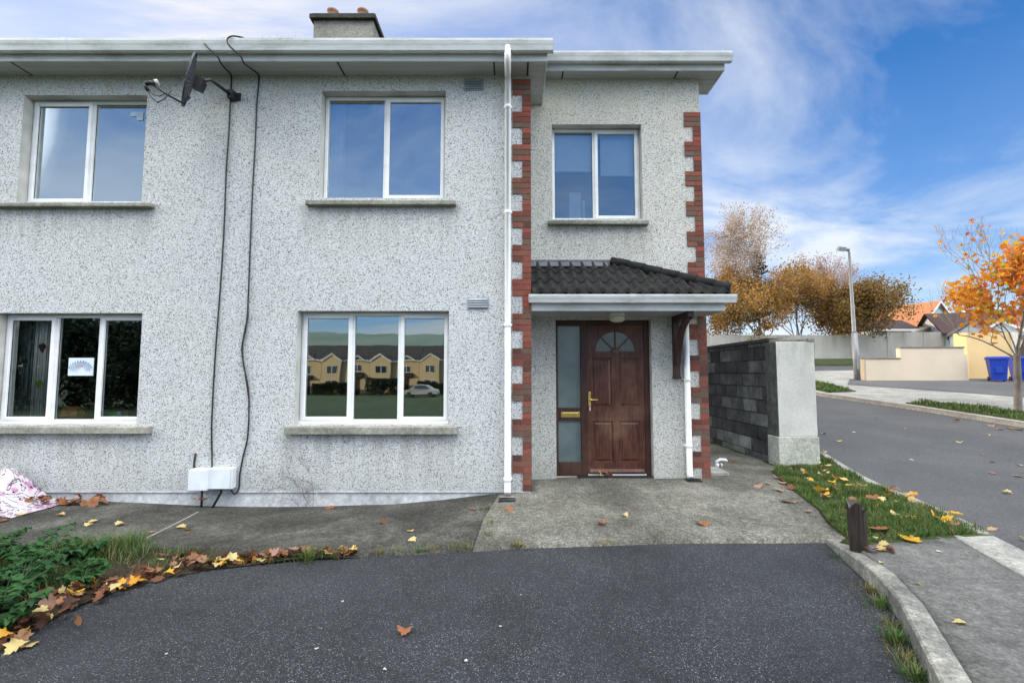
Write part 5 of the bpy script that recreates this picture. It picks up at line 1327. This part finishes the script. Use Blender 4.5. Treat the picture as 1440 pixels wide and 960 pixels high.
conifer('dark green conifer with upswept branches standing between the birch and the brown trees', 1068, 42, 357, 2.0, 2.3, 9)

# ------------------------------------------------------------------ street furniture and things across the road
lp = at(1206, 537, 20.2); lz = base(lp.x, 20.2) + .1
sl_t = thing('street_lamp', 'tall slim grey street lamp at the corner of the far pavement', 'street lamp', (lp.x, 20.2, lz))
lt = at(1192, 352, 20.2)
M['galv'] = m_plain('galvanised', (.20, .205, .21), .5, .3, .12, 4)
mb = MB(); zj = Z(468, 20.2)
mb.tube([(lp.x, 20.2, lz - .2), (lp.x - .03, 20.2, zj)], [.125, .115], 12); mb.tube([(lp.x - .03, 20.2, zj), (lp.x - .04, 20.2, zj + .08), (lt.x + .06, 20.2, lt.z - .1), (lt.x, 20.2, lt.z + .02)], [.115, .08, .05, .04], 12); mb.build('pole', M['galv'], sl_t)
mb = MB()
Mx = Matrix.Translation((lt.x, 20.2, lt.z)) @ Matrix.Rotation(.12, 4, 'Y')
mb.box(-.46, .05, -.10, .10, -.02, .06, 0, Mx); mb.box(-.44, -.1, -.085, .085, .06, .11, 0, Mx); hd = mb.build('lamp_head', M['galv'], sl_t, bevel=.02)
mb = MB(); mb.box(-.42, -.1, -.08, .08, -.045, -.02, 0, Mx); mb.build('lamp_lens', m_plain('lens', (.5, .5, .48), .2), sl_t)
mb = MB(); mb.box(lp.x - .06, lp.x + .06, 20.2 - .135, 20.2 - .11, lz + .5, lz + 1.1); mb.build('access_door', M['galv'], sl_t)

M['beige'] = m_plain('beige_render', (.60, .50, .385), .85, var=.07, scale=.9, bump=.15)
M['tan'] = m_plain('tan_render', (.66, .47, .23), .85, var=.07, scale=.9, bump=.15)
k = NT('grey_wall_render'); p = k.pos(); st_ = k.noise(p, 1.1, 5, .65, sc=(1, 1, .14)); zz_ = k.sep(p)[2]
cl_ = k.mix(k.math('MULTIPLY', k.ramp(st_, [(.45, 0.0), (.68, .8)]), k.ramp(k.math('DIVIDE', zz_, 6.0), [(.52, .1), (.8, 1.0)])), k.ramp(k.noise(p, .7, 4), [(.3, (.36, .345, .31)), (.7, (.44, .425, .39))]), (.13, .125, .11)); k.bsdf(cl_, .9, None, 0, .2); M['greywall'] = k.m
M['copdark'] = m_concrete('coping_concrete', (.14, .12, .11), (.2, .18, .16), (.28, .25, .22), 2)
bz = 1.0
bwal = thing('garden_wall', 'stepped beige rendered garden wall behind the street lamp', 'wall', (17, 20, bz))
xa, xs_, xb_ = X(1218, 520, 20), X(1266, 500, 20), X(1357, 515, 20)
zl, zh = Z(504.5, 20), Z(489, 20)
mb = MB(); mb.box(xa, xs_, 20, 20.22, bz - .3, zl); mb.box(xs_, xb_, 20, 20.22, bz - .3, zh); mb.box(xa - .001, xa + .3, 20.22, 20.45, bz - .3, zl); mb.box(xb_, xb_ + .18, 20.05, 20.9, bz - .3, zh - .3)
mb.build('wall_body', M['beige'], bwal)
mb = MB(); mb.box(xa - .03, xs_ - .002, 19.97, 20.25, zl, zl + .05); mb.box(xs_ - .03, xb_ + .03, 19.97, 20.25, zh, zh + .05); mb.build('coping', M['copdark'], bwal, bevel=.01)
ty = 20.9; x0, x1 = X(1361, 500, ty), X(1427, 500, ty); zt_ = Z(467.5, ty)
twal = thing('boundary_wall', 'tall tan yellow rendered wall behind the blue bins', 'wall', (x0 + 1, ty, 1.1))
mb = MB(); mb.box(x0, x1, ty, ty + .63, .8, zt_); mb.build('wall_body', M['tan'], twal)
mb = MB(); mb.box(x1 - .12, x1 + .12, ty - .08, ty, .8, zt_ - .0); mb.build('pillar', m_plain('cream_render', (.62, .58, .50), .85), twal)
gx0, gx1 = x1 + .14, x1 + 5.5
gar = thing('garage', 'cream garage with dark brown door behind the maple trunk at the right edge', 'garage', (gx0 + 2, 22, 1.2))
gz = 1.2; zg2 = Z(476, 22)
mb = MB(); mb.box(gx0, gx1, 21.6, 22.6, .9, zg2); mb.build('wall_body', m_plain('cream_wall', (.55, .47, .34), .85), gar)
mb = MB(); mb.box(gx0 + .15, gx0 + 2.6, 21.56, 21.6, .9, zg2 - .45); mb.build('door', m_plain('garage_door', (.05, .028, .018), .6), gar)
mb = MB(); mb.box(gx0 - .1, gx1 + .1, 21.5, 22.7, zg2, zg2 + .12); mb.build('roof', M['copdark'], gar)

# wheelie bins
M['bin'] = m_plain('blue_bin', (.012, .045, .36), .45, var=.12, scale=3)
def wheelie(label, x, y, rz, grp='blue wheelie bins'):
    t = thing('wheelie_bin', label, 'bin', (x, y, h_pave(x, y) + .012), grp); t.rotation_euler = (0, 0, rz)
    mb = MB(); w0, w1, d0, d1, z0, z1 = .22, .285, .24, .34, .05, .96
    B_ = [(-w0, -d0, z0), (w0, -d0, z0), (w0, d0 - .06, z0), (-w0, d0 - .06, z0)]; T_ = [(-w1, -d1, z1), (w1, -d1, z1), (w1, d1, z1), (-w1, d1, z1)]
    mb.poly(B_[::-1]); mb.poly(T_)
    for k_ in range(4): mb.quad(B_[k_], B_[(k_ + 1) % 4], T_[(k_ + 1) % 4], T_[k_])
    mb.box(-w1 - .02, w1 + .02, -d1 - .02, d1 + .02, z1 - .05, z1 - .005); mb.box(-.12, .12, -d1 + .012, -d0 - .02, .35, .6)
    mb.build('bin_body', M['bin'], t, local=True, bevel=.012)
    mb = MB(); mb.extr([(-d1 - .03, z1), (-d1 - .03, z1 + .035), (-.1, z1 + .095), (d1 + .03, z1 + .06), (d1 + .03, z1)], -w1 - .03, w1 + .03); mb.build('lid', M['bin'], t, local=True, bevel=.01)
    mb = MB(); mb.tube([(-w1 + .04, d1 + .01, z1 - .02), (-w1 + .04, d1 + .11, z1 + .03), (w1 - .04, d1 + .11, z1 + .03), (w1 - .04, d1 + .01, z1 - .02)], .016, 8); mb.build('handle', M['bin'], t, local=True)
    for s_ in (-1, 1): mb = MB(); mb.tube([(s_ * .20, d0, .10), (s_ * .26, d0, .10)], .10, 16); mb.build('wheel', M['black'], t, local=True)
    return t
p1 = at(1404, 541, 19.6); wheelie('blue wheelie bin left of the maple trunk in front of the tan wall', p1.x, 19.6, R(-35))
p2 = at(1436, 541, 19.7); wheelie('blue wheelie bin at the right edge, half hidden by the maple trunk', p2.x, 19.7, R(-30))

# far grey wall
fw = thing('grey_wall', 'long grey stained rendered wall at the end of the road below the trees', 'wall', (25, 38, base(25, 38)))
mb = MB(); xx = 4.0
while xx < 46:
    h0 = base(max(xx, 5), 38); top = Z(471, 38) + (0 if xx < 29 else .25)
    mb.box(xx, min(xx + 3.0, 46), 38.0, 38.2, 2.0, top)
    xx += 3.0
mb.build('wall_body', M['greywall'], fw)
mb = MB(); xx = 4.0
while xx < 46: mb.box(xx - .1, xx + .1, 37.94, 38.0, 2.0, Z(471, 38) + (0 if xx < 29 else .25)); xx += 3.0
mb.build('pilasters', M['greywall'], fw)

# houses beyond
def gable_house(name, label, apex, th, w, L, ze, zbase, wallm, roofm, trim, win=None, ov=.3, group=None):
    t = thing(name, label, 'house', (apex[0], apex[1], zbase), group)
    Mx = Matrix.Translation((apex[0], apex[1], 0)) @ Matrix.Rotation(th, 4, 'Z')   # local: gable faces -y, ridge along +y
    za = apex[2]; mb = MB()
    def T(x, y, z): return tuple(Mx @ Vector((x, y, z)))
    mb.poly([T(-w, 0, zbase), T(w, 0, zbase), T(w, 0, ze), T(0, 0, za - .12), T(-w, 0, ze)]); mb.poly([T(-w, L, zbase), T(-w, L, ze), T(0, L, za - .12), T(w, L, ze), T(w, L, zbase)])
    mb.quad(T(-w, 0, zbase), T(-w, 0, ze), T(-w, L, ze), T(-w, L, zbase)); mb.quad(T(w, 0, zbase), T(w, L, zbase), T(w, L, ze), T(w, 0, ze)); mb.build('wall', wallm, t, fixn=False)
    sl2 = (za - ze) / w; mb = MB(); d = .12
    for s_ in (-1, 1):
        A_, B2 = (0, za), (s_ * (w + ov), ze - ov * sl2)
        for (zo, fl) in ((0, 0), (-d, 1)):
            q = [T(A_[0], -ov, A_[1] + zo), T(B2[0], -ov, B2[1] + zo), T(B2[0], L + ov, B2[1] + zo), T(A_[0], L + ov, A_[1] + zo)]; mb.poly(q if fl else q[::-1])
        mb.quad(T(B2[0], -ov, B2[1]), T(B2[0], L + ov, B2[1]), T(B2[0], L + ov, B2[1] - d), T(B2[0], -ov, B2[1] - d))
    mb.build('roof', roofm, t, fixn=False)
    mb = MB()
    for s_ in (-1, 1):
        A_, B2 = (0, za + .02), (s_ * (w + ov), ze - ov * sl2 + .02)
        mb.quad(T(A_[0], -ov - .02, A_[1]), T(B2[0], -ov - .02, B2[1]), T(B2[0], -ov - .02, B2[1] - .24), T(A_[0], -ov - .02, A_[1] - .24)); 
        mb.quad(T(A_[0], -ov - .02, A_[1] - .24), T(B2[0], -ov - .02, B2[1] - .24), T(B2[0], -ov + .04, B2[1] - .24), T(A_[0], -ov + .04, A_[1] - .24))
    mb.build('bargeboard', trim, t, fixn=False)
    for (wx, wz, ww, wh) in (win or []):
        mb = MB()
        for (a_, b_, c__, d__) in ((wx - ww, wx - ww + .08, wz, wz + wh), (wx + ww - .08, wx + ww, wz, wz + wh), (wx - .04, wx + .04, wz, wz + wh), (wx - ww, wx + ww, wz, wz + .08), (wx - ww, wx + ww, wz + wh - .08, wz + wh)): mb.box(a_, b_, -.05, .02, c__, d__, 0, Mx)
        w_ = mb.build('window', M['pvc'], t)
        mb = MB(); mb.quad(T(wx - ww + .08, -.012, wz + .08), T(wx + ww - .08, -.012, wz + .08), T(wx + ww - .08, -.012, wz + wh - .08), T(wx - ww + .08, -.012, wz + wh - .08)); o = mb.build('pane', M['darkpane'], w_, fixn=False); o.location = (0, 0, 0)
    return t
k = NT('dark_pane'); k.bsdf((.04, .05, .06), .05, None, 0, .9); M['darkpane'] = k.m
M['rooforange'] = m_tiles('orange_tiles', (.34, .14, .065), (.44, .19, .09), .42)
M['roofdark'] = m_tiles('dark_brown_tiles', (.05, .03, .03), (.085, .055, .05), .4)
M['roofred'] = m_tiles('red_brown_tiles', (.20, .07, .04), (.28, .10, .06), .4)
M['whitewall'] = m_plain('white_render', (.52, .55, .57), .85)
ap = at(1318, 423, 45)
gable_house('orange_roof_house', 'house with a sunlit orange tiled roof and white gable window beyond the grey wall', ap, R(20), 3.3, 8, ap.z - 2.75, 3.0, M['whitewall'], M['rooforange'], M['pvc'], [(.35, ap.z - 2.35, .6, 1.0)])
ap = at(1392, 436, 47)
gable_house('dark_roof_house', 'house with a dark brown roof right of the orange roofed house', at(1388, 438, 39), R(70), 2.6, 4.0, at(1388, 438, 39).z - 1.75, 2.6, M['whitewall'], M['roofdark'], M['pvc'])
gable_house('small_gable_house', 'small grey gabled roof seen just above the tan wall, left of the maple trunk', at(1366, 448, 34.5), R(-43), 1.25, 3.5, at(1366, 448, 34.5).z - 1.0, 2.4, m_plain('grey_gable', (.36, .37, .36), .85), M['roofdark'], M['copdark'], ov=.15)
gable_house('small_gable_house', 'small white gabled roof seen above the tan wall behind the maple trunk', at(1408, 449, 36.5), R(-43), 1.5, 3.5, at(1408, 449, 36.5).z - 1.1, 2.4, M['whitewall'], M['roofdark'], M['pvc'], ov=.15)
gable_house('red_roof_house', 'house with a red brown roof showing behind the maple leaves', at(1352, 434, 58), R(-78), 4, 16, at(1352, 434, 58).z - 3.0, 3, M['whitewall'], M['roofred'], M['pvc'])
gable_house('garden_shed', 'low shed with a beige felt roof behind the grey wall', at(1318, 455, 40.5), R(4), 2.3, 4, at(1318, 455, 40.5).z - .75, 2.6, M['greywall'], m_plain('felt_beige', (.30, .24, .17), .9), M['copdark'])
cp = at(1272, 462, 40.5)
con = thing('conservatory', 'low white conservatory with a dark roof left of the shed', 'conservatory', (cp.x, 41, 3))
mb = MB(); mb.box(cp.x - 2.4, cp.x + 1.4, 41, 43, 2.6, cp.z - .05); mb.build('wall', M['whitewall'], con)
mb = MB(); mb.extr([(40.7, cp.z - .05), (42.8, cp.z + 1.0), (43.2, cp.z + 1.0), (43.2, cp.z - .05)], cp.x - 2.7, cp.x + 1.8); mb.build('roof', M['roofdark'], con)
mb = MB(); mb.box(cp.x - 2.7, cp.x + 1.8, 40.66, 40.7, cp.z - .2, cp.z); mb.build('fascia', M['pvc'], con)

# ------------------------------------------------------------------ the other side of the street, mirrored in the panes
M['roofslate'] = m_tiles('slate_roof', (.022, .020, .019), (.045, .040, .036), .4)
M['creamwall'] = m_plain('cream_terrace_render', (.62, .50, .30), .85, var=.06, scale=.8)
def terrace(cx, cy, label):
    zb_ = base(cx, cy) - .1; t = thing('terrace_house', label, 'house', (cx, cy, zb_), 'houses across the street')
    w, L, he, hr = 3.6, 8, 4.9, 7.3
    gx = cx - 1.75; G = [gx, cx + 1.9]
    mb = MB(); mb.box(cx - w, cx + w, cy - L, cy, zb_, zb_ + he)
    mb.box(gx - 1.3, gx + 1.3, cy, cy + .7, zb_, zb_ + he); mb.poly([(gx - 1.3, cy + .7, zb_ + he), (gx + 1.3, cy + .7, zb_ + he), (gx, cy + .7, zb_ + he + .8)])
    mb.poly([(G[1] - 1.0, cy + .02, zb_ + he), (G[1] + 1.0, cy + .02, zb_ + he), (G[1], cy + .02, zb_ + he + .62)])
    mb.build('wall', M['creamwall'], t, fixn=False)
    mb = MB(); mb.extr([(cy + .35, zb_ + he - .1), (cy - L / 2, zb_ + hr), (cy - L - .35, zb_ + he - .1)], cx - w, cx + w)
    for g_, hw, yy, up in ((gx, 1.5, .9, .95), (G[1], 1.15, .5, .75)):
        for s_ in (-1, 1): mb.quad((g_, cy + yy, zb_ + he + up), (g_ + s_ * hw, cy + yy, zb_ + he - .05), (g_ + s_ * hw, cy - 2, zb_ + he - .05), (g_, cy - 2.2, zb_ + he + up))
    mb.build('roof', M['roofslate'], t, fixn=False)
    mb = MB()
    for g_, hw, yy, up in ((gx, 1.53, .93, .97), (G[1], 1.18, .53, .77)):
        for s_ in (-1, 1): mb.quad((g_, cy + yy, zb_ + he + up), (g_ + s_ * hw, cy + yy, zb_ + he - .03), (g_ + s_ * hw, cy + yy, zb_ + he - .24), (g_, cy + yy, zb_ + he + up - .22))
    mb.box(cx - w, cx + w, cy + .36, cy + .4, zb_ + he - .22, zb_ + he - .02); mb.build('bargeboard', M['pvc'], t, fixn=False)
    for (wx, wz, ww, wh, dy) in ((gx, 3.0, .75, 1.1, .7), (cx + 1.8, 3.0, .6, 1.1, 0), (gx, .7, .9, 1.3, .7)):
        mb = MB(); mb.box(wx - ww, wx + ww, cy + dy, cy + dy + .05, zb_ + wz, zb_ + wz + wh); w_ = mb.build('window', M['pvc'], t)
        mb = MB()
        for s_ in (-1, 1): mb.box(wx + (s_ - 1) * ww / 2 + .05, wx + (s_ + 1) * ww / 2 - .05, cy + dy + .05, cy + dy + .06, zb_ + wz + .07, zb_ + wz + wh - .07)
        mb.build('pane', M['darkpane'], w_).location = (0, 0, 0)
    mb = MB(); mb.box(cx + 1.3, cx + 2.2, cy, cy + .05, zb_, zb_ + 2.1); mb.build('door', M['doorframe'], t)
    mb = MB(); mb.extr([(cy, zb_ + 2.9), (cy + .9, zb_ + 2.4), (cy + .9, zb_ + 2.3), (cy, zb_ + 2.3)], cx + .9, cx + 2.7); mb.build('porch', M['roofdark'], t)
tl = ['cream house mirrored at the left edge of the lower middle window', 'cream house mirrored in the left pane of the lower middle window', 'cream house mirrored in the middle pane of the lower middle window', 'cream house mirrored in the right pane of the lower middle window']
for i, l in enumerate(tl): terrace(-31.75 + 7.25 * i, -56, l)
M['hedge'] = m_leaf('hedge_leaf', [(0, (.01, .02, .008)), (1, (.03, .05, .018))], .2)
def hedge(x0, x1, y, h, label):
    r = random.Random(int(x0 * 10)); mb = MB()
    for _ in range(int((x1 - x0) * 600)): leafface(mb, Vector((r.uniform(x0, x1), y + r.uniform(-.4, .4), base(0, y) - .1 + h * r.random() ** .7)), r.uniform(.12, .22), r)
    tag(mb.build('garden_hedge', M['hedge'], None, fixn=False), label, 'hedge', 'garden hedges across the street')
for i, l in enumerate(tl): hedge(-34.75 + 7.25 * i, -29.55 + 7.25 * i, -52, 2.2 - .5 * (i % 2), l.replace('cream house', 'added hedge standing in for shade before the cream house'))  # added hedges: their dark leaves stand in for shade on the lower house fronts
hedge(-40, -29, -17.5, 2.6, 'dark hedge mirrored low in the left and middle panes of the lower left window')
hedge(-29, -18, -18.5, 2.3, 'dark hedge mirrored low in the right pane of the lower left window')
# silver car parked across the green
def car(x, y, rz):
    t = thing('parked_car', 'silver car parked across the street, mirrored in the right pane', 'car', (x, y, base(x, y) - .14)); t.rotation_euler = (0, 0, rz)
    prof = [(-2.1, .35), (-2.12, .7), (-1.95, .85), (-1.2, .95), (-.55, 1.42), (.7, 1.46), (1.45, 1.02), (2.0, .92), (2.1, .6), (2.08, .35)]
    mb = MB(); o_ = len(prof); a = [(px, -.82 if z < 1 else -.66, z) for px, z in prof]; b = [(px, .82 if z < 1 else .66, z) for px, z in prof]
    mb.poly(a); mb.poly(b[::-1])
    for k_ in range(o_): mb.poly([a[k_], b[k_], b[(k_ + 1) % o_], a[(k_ + 1) % o_]], 0, False)
    mb.build('body', m_plain('silver_paint', (.5, .52, .54), .3, .4), t, local=True)
    mb = MB()
    for s_ in (-1, 1): mb.poly([(-1.0, s_ * .80, 1.0), (-.5, s_ * .69, 1.36), (.65, s_ * .69, 1.39), (1.2, s_ * .80, 1.03)])
    mb.build('side_window', M['darkpane'], t, local=True, fixn=False)
    for wx in (-1.3, 1.3):
        for s_ in (-1, 1): mb = MB(); mb.tube([(wx, s_ * .66, .31), (wx, s_ * .84, .31)], .31, 18); mb.build('wheel', M['black'], t, local=True)
car(-11.5, -47, .1)
tree('dark_tree', 'tall dark evergreen tree mirrored in the middle pane of the lower left window', -31, -19, 7.5, lambda x, y: base(x, y) - .14, random.Random(51), M['stem'], M['conifer'], 16000, .20, .2, .5, .1, 1.3, HEX, 4, 'dark trees across the street', jit=.55, forks=7)
tree('dark_tree', 'dark evergreen tree mirrored in the right pane of the lower left window', -25.5, -21, 6.2, lambda x, y: base(x, y) - .14, random.Random(52), M['stem'], M['conifer'], 15000, .20, .2, .4, .1, 1.3, HEX, 4, 'dark trees across the street', jit=.55, forks=7)

# ------------------------------------------------------------------ light, sky, camera
AZ = math.atan2(-.72, .69); EL = R(11)          # sun low, behind the house and to the left
S = Vector((math.sin(AZ) * math.cos(EL), math.cos(AZ) * math.cos(EL), math.sin(EL)))
sun = bpy.data.lights.new('sun', 'SUN'); sun.energy = 3.6; sun.angle = R(.5); sun.color = (1, .80, .56)
so = bpy.data.objects.new('sun', sun); COL.objects.link(so); so.rotation_euler = (-S).to_track_quat('-Z', 'Y').to_euler(); so.location = (0, 0, 30)
w = bpy.data.worlds.new('World'); C.world = w; w.use_nodes = True
nt = w.node_tree; nt.nodes.clear()
class WK(NT):
    def __init__(self, t): self.t = t
k = WK(nt)
sky = k.n('ShaderNodeTexSky', sky_type='NISHITA'); sky.sun_disc = False; sky.sun_elevation = EL; sky.sun_rotation = AZ; sky.air_density = 1.0; sky.dust_density = .2; sky.ozone_density = 3.0
dirv = k.n('ShaderNodeTexCoord').outputs['Generated']
xyz = k.sep(dirv)
den = k.math('ADD', k.math('MAXIMUM', xyz[2], 0.0), .22)
cmb = k.n('ShaderNodeCombineXYZ'); k.l(k.math('DIVIDE', xyz[0], den), cmb.inputs[0]); k.l(k.math('DIVIDE', xyz[1], den), cmb.inputs[1])
def mapped(rot, sc, loc=(0, 0, 0)):
    m = k.n('ShaderNodeMapping'); k.l(cmb.outputs[0], m.inputs[0]); m.inputs['Rotation'].default_value = (0, 0, rot); m.inputs['Scale'].default_value = sc; m.inputs['Location'].default_value = loc
    return m.outputs[0]
n1 = k.noise(mapped(R(-40), (.8, 1.5, 1), (2.4, 2.9, 4)), 1.0, 8, .58, 1.0)
n2 = k.noise(mapped(R(20), (.5, .6, 1), (7.3, 2.2, 0)), .9, 4, .5, .3)
wisps = k.math('MULTIPLY', k.ramp(n1, [(.40, 0.0), (.62, .75), (.80, 1.0)]), k.ramp(n2, [(.34, .12), (.62, 1.0)]))
dot = k.n('ShaderNodeVectorMath', operation='DOT_PRODUCT'); k.l(dirv, dot.inputs[0]); dot.inputs[1].default_value = S
glow = k.math('POWER', k.math('MAXIMUM', dot.outputs['Value'], 0.0), 3.0)
horiz = k.ramp(xyz[2], [(.0, 1.0), (.14, .8), (.30, .25), (.48, 0.0)])
cf = k.math('ADD', k.math("MULTIPLY", wisps, .70), k.math('MULTIPLY', horiz, k.ramp(n1, [(.3, .30), (.62, .80)])), True)
cf = k.math('ADD', cf, k.math('MULTIPLY', k.math('MULTIPLY', glow, k.ramp(n1, [(.3, .65), (.6, 1.0)])), 1.0), True)
# added fill light for the facade: unseen bright sky overhead and behind the camera
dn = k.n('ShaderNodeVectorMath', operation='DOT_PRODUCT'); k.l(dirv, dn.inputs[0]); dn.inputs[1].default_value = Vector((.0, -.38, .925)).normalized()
sky_fill = k.math('MULTIPLY', k.ramp(dn.outputs['Value'], [(.84, 0.0), (.95, 1.0)]), k.ramp(n2, [(.2, .7), (.6, 1.0)]))
CLOUD_L, FILL_L, SKY_GAIN = 9.0, 85.0, 1.05
ccol = k.mix(glow, (CLOUD_L * .92, CLOUD_L * .97, CLOUD_L * 1.04), (CLOUD_L * 1.04, CLOUD_L * 1.0, CLOUD_L * 1.0))
ccol = k.mix(.5, ccol, k.ramp(n1, [(.30, .62), (.5, .95), (.7, 1.12)]), 'MULTIPLY')
skyc = k.mix(1.0, sky.outputs[0], (SKY_GAIN * .88, SKY_GAIN * 1.66, SKY_GAIN * 2.45), 'MULTIPLY')
col = k.mix(cf, skyc, ccol)
for sx in (-1, 1):                                   # added fill light: unseen bright sky lobes low behind, left and right
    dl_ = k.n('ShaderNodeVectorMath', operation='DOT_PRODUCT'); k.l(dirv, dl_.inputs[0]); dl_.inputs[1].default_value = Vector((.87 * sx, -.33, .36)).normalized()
    sky_fill = k.math('MAXIMUM', sky_fill, k.math('MULTIPLY', k.ramp(dl_.outputs['Value'], [(.925, 0.0), (.975, 1.0)]), .85))
col = k.mix(sky_fill, col, (FILL_L * 1.0, FILL_L, FILL_L * .965))
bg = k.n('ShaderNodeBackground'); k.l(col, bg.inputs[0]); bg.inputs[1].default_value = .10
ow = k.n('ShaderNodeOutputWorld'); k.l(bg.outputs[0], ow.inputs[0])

cam = bpy.data.cameras.new('camera'); cam.lens = F / 1440 * 36; cam.sensor_width = 36; cam.sensor_fit = 'HORIZONTAL'; cam.clip_end = 3000; cam.clip_start = .05
co = bpy.data.objects.new('camera', cam); COL.objects.link(co); co.location = (0, 0, ZC); co.rotation_euler = (R(90) + PIT, 0, 0); C.camera = co
C.view_settings.view_transform = 'Standard'; C.view_settings.look = 'None'; C.view_settings.exposure = .17; C.view_settings.gamma = 1.0
C.view_settings.use_curve_mapping = False
C.cycles.use_denoising = True
C.cycles.max_bounces = 8; C.cycles.transparent_max_bounces = 16; C.cycles.diffuse_bounces = 4; C.cycles.glossy_bounces = 4
C.cycles.sample_clamp_indirect = 8
print('leaves', NLEAF[0])
